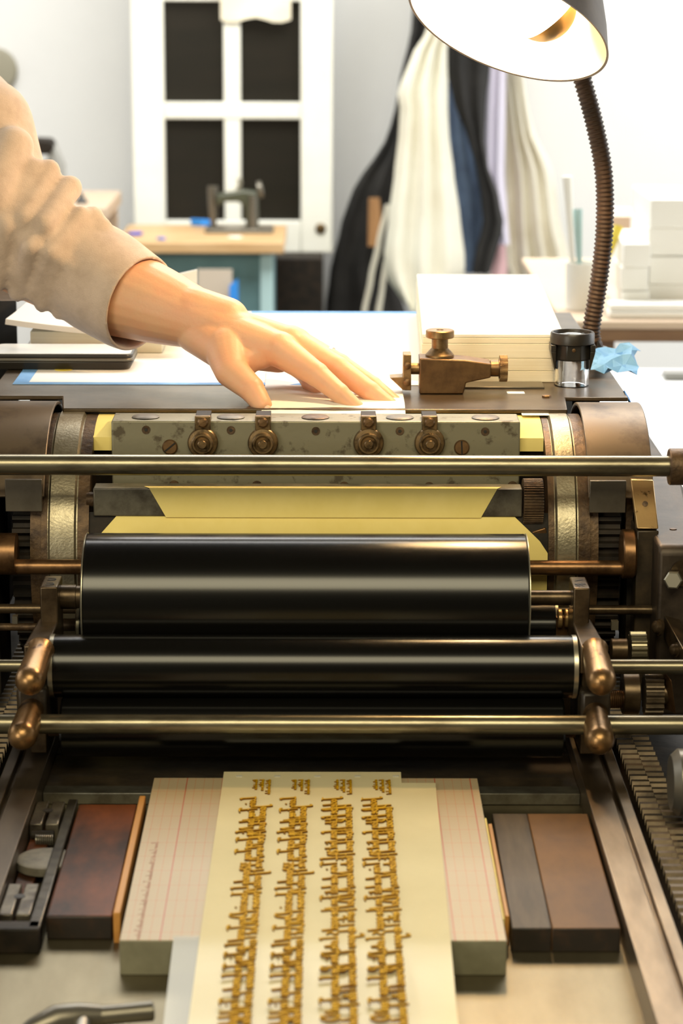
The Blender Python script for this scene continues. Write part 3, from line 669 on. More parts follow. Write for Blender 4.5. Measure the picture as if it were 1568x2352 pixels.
# ---------------------------------------------------------------- handwriting strokes
G = {  # x-height 1; (advance, strokes)
 'a': (1.15, [[(.9, .85), (.5, 1), (.1, .5), (.35, 0), (.8, .5), (.95, 1), (.9, .2), (1.15, .1)]]),
 'b': (1.0, [[(.25, 2.1), (.1, .1), (.6, 0), (.9, .5), (.6, .95), (.2, .7)]]),
 'c': (.9, [[(.85, .85), (.5, 1), (.1, .5), (.4, 0), (.9, .15)]]),
 'd': (1.2, [[(.85, .85), (.45, 1), (.1, .5), (.4, 0), (.8, .4), (1.1, 2.1)], [(1.05, 1.7), (.85, .2), (1.15, .1)]]),
 'e': (.9, [[(.15, .45), (.75, .6), (.55, 1), (.12, .55), (.4, 0), (.9, .15)]]),
 'f': (.8, [[(1.1, 1.9), (.7, 2.2), (.45, 1.2), (.2, -.9), (-.2, -1.0)], [(.05, .9), (.85, .95)]]),
 'g': (1.1, [[(.85, .85), (.45, 1), (.1, .5), (.4, .1), (.8, .5)], [(.95, 1), (.7, -.8), (.2, -1.0), (-.1, -.6)]]),
 'h': (1.1, [[(.35, 2.2), (.1, 0)], [(.15, .5), (.6, 1), (.8, .7), (.75, .1), (1.05, .1)]]),
 'i': (.55, [[(.1, .8), (.3, 1), (.2, .1), (.5, .1)], [(.38, 1.5), (.45, 1.6)]]),
 'k': (1.0, [[(.35, 2.2), (.1, 0)], [(.85, 1), (.25, .5), (.85, 0)]]),
 'l': (.55, [[(.5, 2.2), (.2, .3), (.5, .05)]]),
 'm': (1.6, [[(.1, .9), (.2, 0)], [(.2, .6), (.55, 1), (.65, 0)], [(.65, .6), (1.05, 1), (1.2, .1), (1.5, .1)]]),
 'n': (1.15, [[(.1, .9), (.2, 0)], [(.2, .6), (.6, 1), (.8, .7), (.8, .1), (1.1, .1)]]),
 'o': (1.0, [[(.5, 1), (.1, .5), (.45, 0), (.85, .5), (.5, 1), (.95, .85)]]),
 'p': (1.0, [[(.15, 1), (.0, -1.0)], [(.15, .7), (.6, 1), (.85, .5), (.4, 0), (.1, .3)]]),
 'r': (.8, [[(.1, .9), (.2, 0)], [(.2, .6), (.5, 1), (.8, .85)]]),
 's': (.8, [[(.7, .95), (.3, .85), (.6, .4), (.3, 0), (.05, .15)]]),
 't': (.65, [[(.45, 1.8), (.2, .2), (.6, .05)], [(-.05, 1.1), (.75, 1.2)]]),
 'u': (1.15, [[(.1, 1), (.15, .2), (.5, 0), (.85, .5)], [(.9, 1), (.85, .15), (1.1, .1)]]),
 'v': (.95, [[(.05, .9), (.35, 0), (.85, 1)]]),
 'w': (1.4, [[(.05, .9), (.3, 0), (.65, .8), (.85, 0), (1.3, 1)]]),
 'y': (1.05, [[(.1, 1), (.2, .2), (.6, .1), (.85, .6)], [(.95, 1), (.6, -.9), (.1, -1.0)]]),
 'L': (1.3, [[(.9, 2.1), (.5, 2.2), (.35, .4), (.1, .05), (1.3, .1)]]),
 'J': (1.1, [[(.1, 2.1), (1.2, 2.2)], [(.8, 2.1), (.55, -.6), (.0, -.5)]]),
 'A': (1.7, [[(-.1, -.2), (.9, 2.2)], [(.95, 2.2), (1.3, 0), (1.55, .1)], [(.2, .75), (1.5, .8)]]),
 'N': (1.7, [[(.0, .0), (.4, 2.1)], [(.4, 2.1), (1.1, 0)], [(1.1, 0), (1.6, 2.3), (1.9, 2.2)]]),
 'T': (1.3, [[(-.1, 2.0), (.4, 2.3), (1.5, 2.2)], [(.75, 2.2), (.5, 0)]]),
 'F': (1.3, [[(.0, 2.0), (.4, 2.3), (1.6, 2.2)], [(.7, 2.2), (.4, -.3)], [(.3, 1.1), (1.0, 1.2)]]),
 'H': (1.6, [[(.2, 2.2), (.05, 0)], [(1.4, 2.3), (1.15, 0), (1.5, .1)], [(.0, 1.0), (1.4, 1.2)]]),
 'D': (1.6, [[(.4, 2.1), (.2, .1), (1.0, .1), (1.5, 1.1), (1.0, 2.1), (.1, 2.0)]]),
 'Y': (1.4, [[(.0, 2.2), (.5, 1.0), (1.3, 2.2)], [(1.2, 2.1), (.7, .2), (.3, -.8)]]),
 'B': (1.4, [[(.3, 2.1), (.1, 0)], [(.0, 2.0), (.8, 2.2), (1.0, 1.6), (.3, 1.15), (1.1, .9), (.9, .1), (.1, 0)]]),
 '0': (1.0, [[(.5, 1.5), (.15, .75), (.5, 0), (.85, .75), (.5, 1.5)]]),
 '2': (1.0, [[(.15, 1.2), (.5, 1.5), (.8, 1.1), (.1, 0), (.9, .05)]]),
 '3': (.9, [[(.15, 1.4), (.6, 1.4), (.4, .85), (.75, .5), (.4, 0), (.05, .15)]]),
 '5': (.9, [[(.75, 1.5), (.25, 1.45), (.2, .9), (.7, .7), (.5, 0), (.05, .1)]]),
 '1': (.5, [[(.1, 1.2), (.35, 1.5), (.3, 0)]]),
}
def spline(p, n=5):
    if len(p) < 3: return p
    q = [p[0]] + list(p) + [p[-1]]; out = []
    for i in range(1, len(q) - 2):
        for k in range(n):
            t = k / n; t2 = t * t; t3 = t2 * t
            out.append(tuple(.5 * (2 * q[i][c] + (q[i + 1][c] - q[i - 1][c]) * t + (2 * q[i - 1][c] - 5 * q[i][c] + 4 * q[i + 1][c] - q[i + 2][c]) * t2 + (3 * q[i][c] - q[i - 1][c] - 3 * q[i + 1][c] + q[i + 2][c]) * t3) for c in (0, 1)))
    return out + [p[-1]]
def write(mb, text, xbase, y0, em, z, h, wmin, wmax, up=-1, gap=.55, track=0):
    """mirrored writing that starts at y0, runs towards the viewer (-Y), letters' tops towards -X"""
    pen = 0
    for ch in text:
        if ch == ' ': pen += gap; continue
        adv, sts = G[ch]
        for st in sts:
            pts = spline(st)
            P = [V((xbase + up * em * (y if y <= 1 and y >= 0 else (1 + (y - 1) * 1.55 if y > 1 else y * 1.5)), y0 - em * (pen + x + .12 * y) * 1.38, z)) for x, y in pts]
            m = len(P); L_ = []; R_ = []
            for i in range(m):
                d = (P[min(i + 1, m - 1)] - P[max(i - 1, 0)]); d = d.normalized() if d.length > 1e-9 else V((1, 0, 0))
                k = abs(d.x * .82 + d.y * .25)          # nib: strokes across the line are the heavy ones
                wd = wmin + (wmax - wmin) * min(1, k)
                if i in (0, m - 1): wd *= .8
                nn = V((-d.y, d.x, 0)) * wd / 2
                L_.append(P[i] + nn); R_.append(P[i] - nn)
            dn = V((0, 0, h))
            b = 1.35                                     # foot wider than the face
            vs = []
            for a, c in zip(L_, R_):
                mid = (a + c) / 2
                vs += [mid + (a - mid) * b, mid + (c - mid) * b, c + dn, a + dn]
            fs = []
            for i in range(m - 1):
                for k in range(4): fs.append([4 * i + k, 4 * i + (k + 1) % 4, 4 * i + 4 + (k + 1) % 4, 4 * i + 4 + k])
            fs += [[3, 2, 1, 0], [4 * (m - 1), 4 * (m - 1) + 1, 4 * (m - 1) + 2, 4 * (m - 1) + 3]]
            b0 = len(mb.f); mb.add(vs, fs)
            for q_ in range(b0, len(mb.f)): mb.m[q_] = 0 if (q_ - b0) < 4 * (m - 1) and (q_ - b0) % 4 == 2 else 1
        pen += adv + track
    return pen * em

# ---------------------------------------------------------------- lettering plate: film sheets and raised letters
ZS = ZT + .0010
plate = thing('lettering_plate', (0, 1.45, ZT), 'milky film sheet with gold raised mirror-written script in four columns, on the gridded block', 'printing plate')
def sheet(x0, x1, xe0, xe1, y0, y1, z, amp, ph=0, n=60):
    rows = []
    for i in range(n + 1):
        t = i / n; y = y0 + (y1 - y0) * t
        over = max(0, BY[0] - .002 - y)
        rows.append([((x0 + (xe0 - x0) * t) + ((x1 + (xe1 - x1) * t) - (x0 + (xe0 - x0) * t)) * j / 8, y,
                      z + amp * (sin(y * 47 + ph) * .6 + sin(y * 23 + 1 + ph)) * (.5 if y > BY[0] else 1) + amp * .5 - over * .03) for j in range(9)])
    return MB().grid(rows, .0003)
sheet(-.0746, .0535, -.0775, .0525, 1.6665, 1.17, ZT + .0007, .0002).build('film_sheet', M['film'], plate, smooth=60)
sheet(.0520, .0777, .0515, .0725, 1.6430, 1.17, ZT + .0006, .0002, .5).build('film_sheet', M['film'], plate, smooth=60)
sheet(-.0922, .0700, -.0900, .0700, 1.3660, 1.17, ZT + .0002, .0001, .5, 24).build('clear_backing_film', M['film_clear'], plate, smooth=60)
for px in (549, 637, 729, 821, 909):
    p = on(px, 1784, ZS)
    MB().box(p.x - .0022, p.x + .0022, p.y - .0014, p.y + .0014, ZS, ZS + .0007).build('register_tab', M['film_clear'], plate, smooth=0)
LA1, LB1 = 'Loin Free tho Nin Tors Tron 302 ando L Jovesia Dey Tand Lo Fia Te Londra Tin Hala', 'Janatt Hud Albe Nero Arle Ff enta Anneve Lale Dut Tes Bon Noutiono Tam Nella Tor'
LA2, LB2 = 'Jodefbe fit ton fam tint 20 L Trim dee lati Fen the gard 5 Late Dim Be Larna Font D', 'Henle Bad tibo Hend Flinton Nano Ad Dal Ferri Teb gons Tnad Brond Tita Fondella Tam'
def column(xa, xb, ta, tb, small):
    mb = MB()
    for k, dx in enumerate((-.0040, 0, .0042)):
        write(mb, small[k], (xa + xb) / 2 + dx + .0002 + .0006 * k, 1.6480, .00125, ZS, .0010, .0005, .0009)
    write(mb, ta, xa, 1.6110, .0036, ZS, .0013, .0006, .0017, gap=.5)
    write(mb, tb, xb, 1.5950, .0036, ZS, .0013, .0006, .0017, gap=.4)
    return mb
tm = MB(); write(tm, 'Bonar Lato n0 5 2 ttanora tondena Taneta Lantero ttedeno bordena tanette Dontera', -.1125, 1.5265, .0016, ZT, .00012, .0003, .0005)
tm.m = [0] * len(tm.f)
tm.build('printed_text', mat('faint_red_ink', lin(.36, .20, .14), .6), blk, smooth=0)
c1 = column(-.0497, -.0422, LA1, LB1, ('lato nin tedon', 'bonte latina em', 'dete louin tano bede')).build('script_lettering', (M['amber'], M['amber_edge_shade']), plate, smooth=0)
c3 = column(.0068, .0170, LA2, LB2, ('arto nin beton', 'bon tina dela tom', 'dete louin tano lend')).build('script_lettering', (M['amber'], M['amber_edge_shade']), plate, smooth=0)
for src, dx in ((c1, .0279), (c3, .0278)):
    c = src.copy(); COL.objects.link(c); c.parent = plate; c.location.x += dx

# ---------------------------------------------------------------- wooden furniture around the block
def bar(name, label, cat, x0, x1, y0, y1, z0, z1, mats, group=None, bevel=.0008, dx=0):
    b = MB(); b.hexa([(x0, y0, z0), (x1, y0, z0), (x1 + dx, y1, z0), (x0 + dx, y1, z0)], [(x0, y0, z1), (x1, y0, z1), (x1 + dx, y1, z1), (x0 + dx, y1, z1)])
    if isinstance(mats, tuple): b.m = [1 if i == 2 else 0 for i in range(6)]; mats = list(mats)
    o = b.build(name, mats, None, off=((x0 + x1) / 2, (y0 + y1) / 2, z0), bevel=bevel)
    return tag(o, label, cat, group)
bar('wood_furniture', 'dark grey-brown narrow wooden furniture strip right of the gridded block', 'wood block', .1142, .1389, 1.396, 1.601, ZB, .916, (M['grey_wood'], M['black_end']), dx=.0013)
bar('wood_furniture', 'wide tan-brown wooden furniture block against the right press rail', 'wood block', .1392, .1815, 1.396, 1.601, ZB, .916, (M['brown_furniture'], M['black_end']), dx=.0009)
bar('wood_furniture', 'large rust and grey stained wooden furniture block left of the gridded block', 'wood block', -.1750, -.1336, 1.4145, 1.619, ZB, .916, (M['dark_wood'], M['black_end']), bevel=.0012)
bar('wood_reglet', 'orange wooden reglet strip standing between the gridded block and the rust-stained block', 'wood strip', -.1326, -.1282, 1.409, 1.624, ZB, .9205, M['orange_wood'], bevel=.0006)
bar('wood_reglet', 'thin orange wooden reglet strip between the gridded block and the grey-brown strip', 'wood strip', .1108, .1134, 1.407, 1.571, ZB, .9195, M['orange_wood'], bevel=.0004)
bar('card_strip', 'pale yellow card strip squeezed against the right edge of the gridded block', 'card strip', .1091, .1104, 1.405, 1.585, ZB, .9185, M['tympan'], bevel=.0002)
# ---------------------------------------------------------------- lock-up bar with quoins, far left
q = thing('lockup_bar', (-0.1892, 1.5, ZB), 'greasy dark iron lock-up bar with split quoins and round disc beside the left rail', 'lock-up bar')
MB().hexa([(-0.1842, 1.396, ZB), (-0.1766, 1.396, ZB), (-0.1766, 1.628, ZB), (-0.1832, 1.628, ZB)], [(-0.1842, 1.396, .9165), (-0.1766, 1.396, .9165), (-0.1766, 1.628, .9165), (-0.1832, 1.628, .9165)]).build('side_bar', mat('lockup_iron', lin(.085, .075, .055), .3, .6, lin(.03, .024, .017), 40, bump=.1), q, bevel=.0008)
MB().box(-0.2047, -0.1766, 1.392, 1.406, ZB, .9165).build('end_block', M['black_iron'], q, bevel=.0012)
for y0, y1, xa in ((1.418, 1.470, -0.2054), (1.580, 1.626, -0.2054)):
    xm = (xa - .1857) / 2; 
    qn = MB().box(xa, xm - .0012, y0, y1, ZB, .9155).box(xm + .0012, -0.1854, y0, y1, ZB, .9155).build('quoin', mat('quoin_steel', lin(.16, .14, .105), .33, .6, lin(.05, .04, .03), 50, bump=.08), q, bevel=.0008)
    MB().lathe([(.0036, 0), (.0036, .0006), (.0001, .0006)], (xm, (y0 + y1) / 2 + .004, .9152), (0, 0, 1), 24).build('key_hole', M['engrave'], qn)
    for i in range(2):
        MB().cyl((xa + .002, y0 - .003 - i * .008 * 0, .9085), (-0.1882, y0 - .003, .9085), .0032, 20).build('cross_pin', M['lockup'] if 'lockup' in M else M['black_iron'], qn) if i == 0 else None
hp = []
for i in range(140):
    a = i * 2 * pi / 16; hp.append((-0.1997 + .012 * i / 139, 1.568 + .0035 * cos(a), .908 + .0035 * sin(a)))
MB().tube(hp, .0006, 6).build('spring', M['grey_metal'], q)
MB().lathe([(.001, 0), (.0185, 0), (.0195, .0008), (.0195, .006), (.018, .0068), (.0001, .0068)], (-0.1877, 1.522, .9065), (0, 0, 1), 48).build('round_disc', M['rubber_grey'], q)
MB().hexa([(-0.2047, 1.41, ZB), (-0.1942, 1.41, ZB), (-0.1902, 1.63, ZB), (-0.2047, 1.63, ZB)], [(-0.2047, 1.41, .906), (-0.1942, 1.41, .906), (-0.1902, 1.63, .906), (-0.2047, 1.63, .906)]).build('base_strip', M['dark_wood'], q, bevel=.0006)

# ---------------------------------------------------------------- quoin key lying on the bed, front left
k0 = on(352, 2322, .9135); k1 = on(205, 2336, .9135)
k2 = V((k1.x - .012, k1.y - .004, k1.z)); k3 = on(40, 2392, .906)
key = thing('quoin_key', (k1.x, k1.y, ZB), 'shiny steel quoin key with a round grip lying on the bed, front left', 'key')
b = MB(); d = (k0 - k1).normalized()
b.lathe([(.0048, -.004), (.0054, -.002), (.0058, .004), (.0056, .02), (.0058, (k0 - k1).length - .0008), (.0052, (k0 - k1).length)], k1, d, 32)
b.build('grip', M['grey_metal'], key)
MB().tube([k1 + d * .006, k1 - d * .006 + V((0, 0, .001)), k2 + V((-.006, -.002, .001)), k2 + V((-.018, -.008, -.002)), k3], [.0066, .0078, .0086, .0066, .0052], 24).build('neck', M['grey_metal'], key, smooth=60)
MB().tube([k1 - d * .004, k1 + V((-.003, -.022, -.003)), k1 + V((-.004, -.05, -.0055))], [.0056, .005, .005], 20).build('shank', M['grey_metal'], key, smooth=60)
# ---------------------------------------------------------------- feed board
ZF = 1.1372
F = lambda px, py, z=ZF: on(px, py, z)
board = thing('feed_board', (XC, 2.25, ZF), 'brown steel feed board behind the cylinder that carries papers, gauge and magnifier', 'feed board')
yb = F(760, 716).y - .001
fy, fn = F(520, 939).y, F(200, 910).y
pl = [(F(143, 939).x, fy), (F(1303, 941).x, fy), (F(1304, 925).x, fn), (F(1446, 918).x, fn), (F(1446, 918).x, yb), (-.288, yb), (-.288, fn), (F(140, 915).x, fn)]
MB().prism([(x, y, ZF - .0035) for x, y in pl], (0, 0, .0035)).build('board_plate', M['bronze_plate'], board, bevel=.001)
MB().box(F(143, 939).x + .004, F(1303, 941).x - .004, fy + .004, fy + .02, ZF - .012, ZF - .0035).build('front_lip', M['black_iron'], board, bevel=.001)
for s in (-1, 1):
    MB().box(XC + s * .235 - .012, XC + s * .235 + .012, fn + .05, yb - .02, .70, ZF - .0035).build('board_support', M['black_iron'], board, bevel=.002)
sl = F(1185, 893); MB().box(F(1060, 893).x, F(1250, 893).x, sl.y, F(1185, 880).y, ZF, ZF + .0016).build('ground_strip', M['grey_metal'], board, bevel=.0004)
p = F(1255, 913); MB().lathe([(.004, 0), (.004, .0016), (.0032, .0022), (.0001, .0022)], (p.x, p.y, ZF), (0, 0, 1), 6).build('board_screw', M['gauge'], board)

# white backing sheet taped with blue tape
zt = ZF + .0004
A = F(40, 868); ybk = F(760, 716).y; xr = F(955, 716).x
sh = thing('taped_sheet', ((A.x + xr) / 2, 2.3, ZF), 'large white paper sheet taped to the feed board with blue masking tape edges', 'paper sheet')
y0 = F(300, 884).y
MB().box(A.x, xr, y0, ybk, ZF, zt).build('sheet', M['paper_white'], sh, smooth=0)
MB().box(A.x, F(700, 890).x, y0 - .001, y0 + .010, zt, zt + .0002).build('tape_strip', M['tape'], sh, smooth=0)
MB().box(A.x, A.x + .013, y0 + .0102, y0 + .30, zt, zt + .0002).build('tape_strip', M['tape'], sh, smooth=0)
MB().box(-.08, xr, ybk - .016, ybk, zt, zt + .0002).build('tape_strip', M['tape'], sh, smooth=0)
# sheet under the hand, fed to the grippers
rows = []
xs0, xs1 = F(600, 944).x, F(931, 944).x
for i in range(13):
    y = fy - .012 + i * .03
    z = ZF + .0012 - max(0, fy - y) * .35 + (.0008 * sin(i * 1.3))
    rows.append([(xs0 + (xs1 - xs0) * j / 8 + .0, y, z + .0004 * sin(j * 1.1 + i * .4)) for j in range(9)])
o = MB().grid(rows, .0003).build('loose_sheet', M['paper_white'], None, smooth=60, off=((xs0 + xs1) / 2, fy + .15, ZF))
tag(o, 'white sheet under the hand, reaching the gripper bar', 'paper sheet')
# white slip at right end of the cylinder
p = W(1237, 946, 1.957); o = MB().box(W(1197, 946, 1.957).x, W(1279, 946, 1.957).x, 1.948, 1.968, fy * 0 + 1.1338, 1.1343).build('paper_slip', M['paper_white'], None, smooth=0, off=(p.x, 1.957, 1.1338))
tag(o, 'small white paper slip on top of the cylinder near its right ring', 'paper slip')
# small white slip on the board
p = F(1185, 903); o = MB().box(F(1164, 903).x, F(1204, 903).x, p.y - .004, p.y + .006, ZF, ZF + .0004).build('paper_slip', M['paper_white'], None, smooth=0, off=(p.x, p.y, ZF))
tag(o, 'tiny white paper scrap between the bronze gauge and the magnifier', 'paper slip')

# ---------------------------------------------------------------- cream stack of sheets
sx0, sx1 = F(972, 878).x, F(1277, 878).x; sy = F(1100, 878).y
zst = W(1100, 768, sy).z; sy2 = on(1100, 630, zst).y
stk = thing('paper_stack', ((sx0 + sx1) / 2, (sy + sy2) / 2, ZF), 'tall stack of cream paper behind the bronze gauge', 'paper stack')
nb = [ZF, ZF + .010, ZF + .021, ZF + .034, zst - .003, zst]
xb0, xb1 = on(957, 630, zst).x, on(1233, 630, zst).x
xf0, xf1 = on(970, 768, zst).x, on(1297, 768, zst).x
for i in range(5):
    dx = (0, .0006, -.0005, .0004, 0)[i]; ex = (0, .0, .0012, .0018, .0022)[i]
    fr = [(xf0 + dx, sy, 0), (xf1 + dx - .003 + ex, sy, 0), (xb1 + dx, sy2, 0), (xb0 + dx, sy2, 0)]
    lo = [V((x, y, nb[i] + .0002)) for x, y, _ in fr]; hi = [V((x, y, nb[i + 1])) for x, y, _ in fr]
    MB().hexa(lo, hi).build('sheet_bundle', M['paper_cream'] if i < 4 else M['paper_top'], stk, bevel=.0004)

# ---------------------------------------------------------------- bronze side gauge
gY = F(1010, 906).y
sg = thing('side_gauge', (W(1010, 860, gY).x, gY, ZF), 'bronze micrometer side gauge with knurled knobs standing on the feed board', 'gauge')
g = lambda px, py, Y=gY: W(px, py, Y)
a, b_ = g(962, 905), g(1067, 822)
bp = MB(); dep = .026
bp.prism([g(963, 905), g(1064, 905), g(1068, 890), g(1070, 880), g(1127, 868), g(1128, 836), g(1068, 827), g(963, 823)][::1], (0, dep, 0))
bp.build('gauge_body', M['gauge'], sg, bevel=.0012, seg=3)
top = g(1011, 823); c = V((top.x, gY + dep * .5, top.z - .0005))
px_m = (W(1100, 800, gY).x - W(1000, 800, gY).x) / 100
r_ = lambda p_: p_ * px_m
tk = MB().lathe([(r_(33), 0), (r_(33), r_(5)), (r_(20), r_(19)), (r_(19), r_(20)), (r_(19), r_(44)), (r_(31), r_(44)), (r_(33), r_(46)), (r_(33), r_(60)), (r_(31), r_(62)), (r_(9), r_(62)), (r_(8), r_(60)), (.0001, r_(60))], c, (0, 0, 1), 48)
tk.build('thumb_screw', M['gauge_knurl'], sg)
mid = (g(1128, 836) + g(1128, 868)) / 2 + V((0, dep * .5, 0))
MB().lathe([(r_(17), 0), (r_(19), r_(2)), (r_(19), r_(20)), (r_(24), r_(21)), (r_(24), r_(22))], mid - V((.0005, 0, 0)), (1, 0, 0), 36).build('spindle', M['gauge'], sg)
kb = gear(mid.x + r_(21), mid.x + r_(39), r_(31), 60, r_(1.6), (mid.y, mid.z)).build('side_knob', M['gauge_knurl'], sg, smooth=0, bevel=.0005)
ml = (g(962, 838) + g(962, 866)) / 2 + V((0, dep * .5, 0))
MB().lathe([(r_(14), 0), (r_(14), r_(22))], ml + V((.001, 0, 0)), (-1, 0, 0), 28).build('push_rod', M['gauge_knurl'], sg)
fg = MB().prism([g(925, 896), g(895, 868), g(925, 866), g(926, 815), g(944, 815), g(944, 897), g(932, 897)][::-1], (0, .018, 0)).build('gauge_finger', M['gauge_knurl'], sg, bevel=.0006)
for py in (840, 878):
    s_ = g(935, py); MB().lathe([(.0032, 0), (.0032, .0012), (.002, .002), (.0001, .0022)], s_, (0, -1, 0), 20).build('finger_screw', M['gauge'], fg)

# ---------------------------------------------------------------- magnifier
lY = F(1316, 893).y
lc = V((W(1316, 893, lY).x, lY + .018, ZF))
lp = thing('magnifier', lc, 'black magnifier loupe with clear acrylic foot on the feed board corner', 'magnifier')
lr = lambda p_: p_ * px_m
zz = lambda py: W(1316, py, lY).z - ZF
zr0, zr1 = zz(838), zz(768)
h_ac = zz(832)
MB().lathe([(lr(36), 0), (lr(41), .0004), (lr(41), h_ac), (lr(33), h_ac), (lr(33), .0006)], lc, (0, 0, 1), 48).build('acrylic_foot', M['acrylic'], lp)
bb = MB()
oct_ = [(lr(41) * cos(pi / 8 + i * pi / 4) * 1.06, lr(41) * sin(pi / 8 + i * pi / 4) * 1.06) for i in range(8)]
bb.prism([lc + V((x, y, h_ac)) for x, y in oct_], (0, 0, zz(795) - h_ac))
bb.build('housing', M['black_plastic'], lp, bevel=.001)
for s in (-1, 1):
    MB().hexa([lc + V((s * lr(40), -.008, zz(855))), lc + V((s * lr(42), -.008, zz(855))), lc + V((s * lr(42), .008, zz(855))), lc + V((s * lr(40), .008, zz(855)))][::s],
              [lc + V((s * lr(40), -.011, zz(812))), lc + V((s * lr(52), -.011, zz(812))), lc + V((s * lr(52), .011, zz(812))), lc + V((s * lr(40), .011, zz(812)))][::s]).build('side_lug', M['black_plastic'], lp, bevel=.0005)
    MB().box(min(lc.x + s * lr(40), lc.x + s * lr(52)), max(lc.x + s * lr(40), lc.x + s * lr(52)), lc.y - .011, lc.y + .011, ZF + zz(812), ZF + zz(796)).build('side_lug', M['black_plastic'], lp, bevel=.0005)
MB().lathe([(lr(46), 0), (lr(52), .0008), (lr(52), zz(773) - zz(796)), (lr(50), zz(769) - zz(796)), (lr(45), zz(769) - zz(796)), (lr(43), zz(776) - zz(796)), (lr(43), 0)], lc + V((0, 0, zz(796))), (0, 0, 1), 60).build('lens_ring', M['black_plastic'], lp)
MB().lathe([(lr(43), 0), (lr(43), .001), (lr(30), .0026), (lr(14), .0034), (.0001, .0036)], lc + V((0, 0, zz(781))), (0, 0, 1), 48).build('lens', M['glass'], lp)
s_ = lc + V((0, -lr(40.6), zz(806))); MB().lathe([(.0016, 0), (.0016, .0006), (.0001, .001)], s_, (0, -1, 0), 12).build('set_screw', M['gauge'], lp)

# ---------------------------------------------------------------- desk lamp
RC = W(1166, 60, 2.03)
to_cam = (CAM - RC).normalized()
n = (_r * -.33 + _u * -.885 + to_cam * .24).normalized()          # direction the shade opens
ap = RC - n * .098
lamp = thing('gooseneck_lamp', F(1372, 822), 'brown gooseneck lamp with lit flared shade, mounted at the right of the feed board', 'lamp')
R0 = .0866
prof = [(R0, 0), (R0 - .001, .0012)]
outer = [(.0, R0), (.022, .078), (.045, .067), (.068, .054), (.086, .042), (.098, .035), (.104, .028), (.106, .012)]
pr = [(r, t) for t, r in outer]
inn = [(r - .0016, t) for t, r in outer[:-1]]
full = [(R0 - .0016, -.0004), (R0 + .0004, -.0006)] + pr + [(.0001, .106)]
MB().lathe(full, RC, -n, 96, caps=False).build('lamp_shade', M['warm_plate'], lamp, smooth=50, recalc=False)
MB().lathe([(R0 - .0014, .0)] + inn + [(.0001, .0965)], RC, -n, 96, caps=False).build('shade_lining', M['shade_in'], lamp, smooth=50, recalc=False)
# globe bulb with a gold mirrored cap
bt = W(1236, 48, 2.025) - n * .012
MB().sphere(bt, .0265, 40).build('bulb_globe', M['bulb'], lamp, smooth=80)
ca = (_r * .62 - _u * .74 - to_cam * .36).normalized()
MB().lathe([(.0274 * sin(t * radians(72) / 12), .0274 * cos(t * radians(72) / 12)) for t in range(12, -1, -1)], bt, ca, 48, caps=False).build('bulb_cap', M['bulb_gold'], lamp, smooth=80)
MB().lathe([(.016, .018), (.0135, .024), (.0135, .062), (.0001, .064)], bt, -n, 32).build('bulb_socket', M['bulb_gold'], lamp, smooth=60)
ls = bpy.data.lights.new('bulb_light', 'POINT'); ls.energy = 9.5; ls.color = (1, .68, .36); ls.shadow_soft_size = .018
lo_ = bpy.data.objects.new('bulb_light', ls); COL.objects.link(lo_); lo_.location = RC - n * .012
# neck
NY = 2.2
ctrl = [F(1366, 826) + V((0, 0, .004)), W(1362, 790, NY), W(1358, 755, NY), W(1376, 640, NY), W(1388, 520, NY), W(1386, 400, NY), W(1366, 290, NY), W(1338, 185, NY), W(1312, 90, NY + .02), W(1310, -60, NY + .045), W(1330, -230, NY + .05), W(1318, -330, NY + .03)]
tail = ap - n * .012
ctrl += [tail + V((.03, .02, .06)) * .5, tail]
def crom(P, n_=14):
    q = [P[0]] + P + [P[-1]]; out = []
    for i in range(1, len(q) - 2):
        for k in range(n_):
            t = k / n_
            out.append(.5 * (2 * q[i] + (q[i + 1] - q[i - 1]) * t + (2 * q[i - 1] - 5 * q[i] + 4 * q[i + 1] - q[i + 2]) * t * t + (3 * q[i] - q[i - 1] - 3 * q[i + 1] + q[i + 2]) * t ** 3))
    return out + [P[-1]]
path = crom(ctrl, 40)
# resample to even ribs
res = [path[0]]; acc = 0; step = .00058
for a, b_ in zip(path, path[1:]):
    L_ = (b_ - a).length; pos = step - acc
    while pos <= L_:
        res.append(a.lerp(b_, pos / L_)); pos += step
    acc = (acc + L_) % step
rads = [.0079 + .0007 * cos(2 * pi * i / 7) for i in range(len(res))]
MB().tube(res, rads, 20).build('gooseneck', M['neck'], lamp, smooth=80)
fp = F(1366, 826); MB().lathe([(.022, 0), (.022, .003), (.014, .007), (.011, .012), (.0001, .012)], (fp.x, fp.y, ZF), (0, 0, 1), 36).build('lamp_base', M['black_plastic'], lamp)
# ---------------------------------------------------------------- crumpled blue tape and black strap piece beside the lamp
a0 = F(1400, 862); rows = []
rnd = random.Random(3)
for i in range(7):
    rows.append([(W(1345 + 18 * j + 4 * i, 866, a0.y).x + rnd.uniform(-.003, .003), a0.y - .012 + .009 * i, ZF + .003 + rnd.uniform(0, .007) + .0022 * i + (.002 if j == 5 else 0) - (.006 * max(0, j - 4))*.3) for j in range(7)])
o = MB().grid(rows, .0003).build('tape_wad', M['tape'], None, smooth=0, off=(a0.x, a0.y, ZF)); tag(o, 'crumpled blue masking tape hanging at the feed board corner behind the magnifier', 'tape')
e0 = F(1440, 905); rows = [[(.2535 + .0045 * j, e0.y - .006 + .012 * i, ZF + .0004 - .010 * max(0, j - .3) + .002 * sin(i * 2)) for j in range(4)] for i in range(3)]
o = MB().grid(rows, .0003).build('tape_scrap', M['tape_deep'], None, smooth=0, off=(e0.x, e0.y, ZF)); tag(o, 'bright blue tape scrap folded over the right edge of the feed board', 'tape')
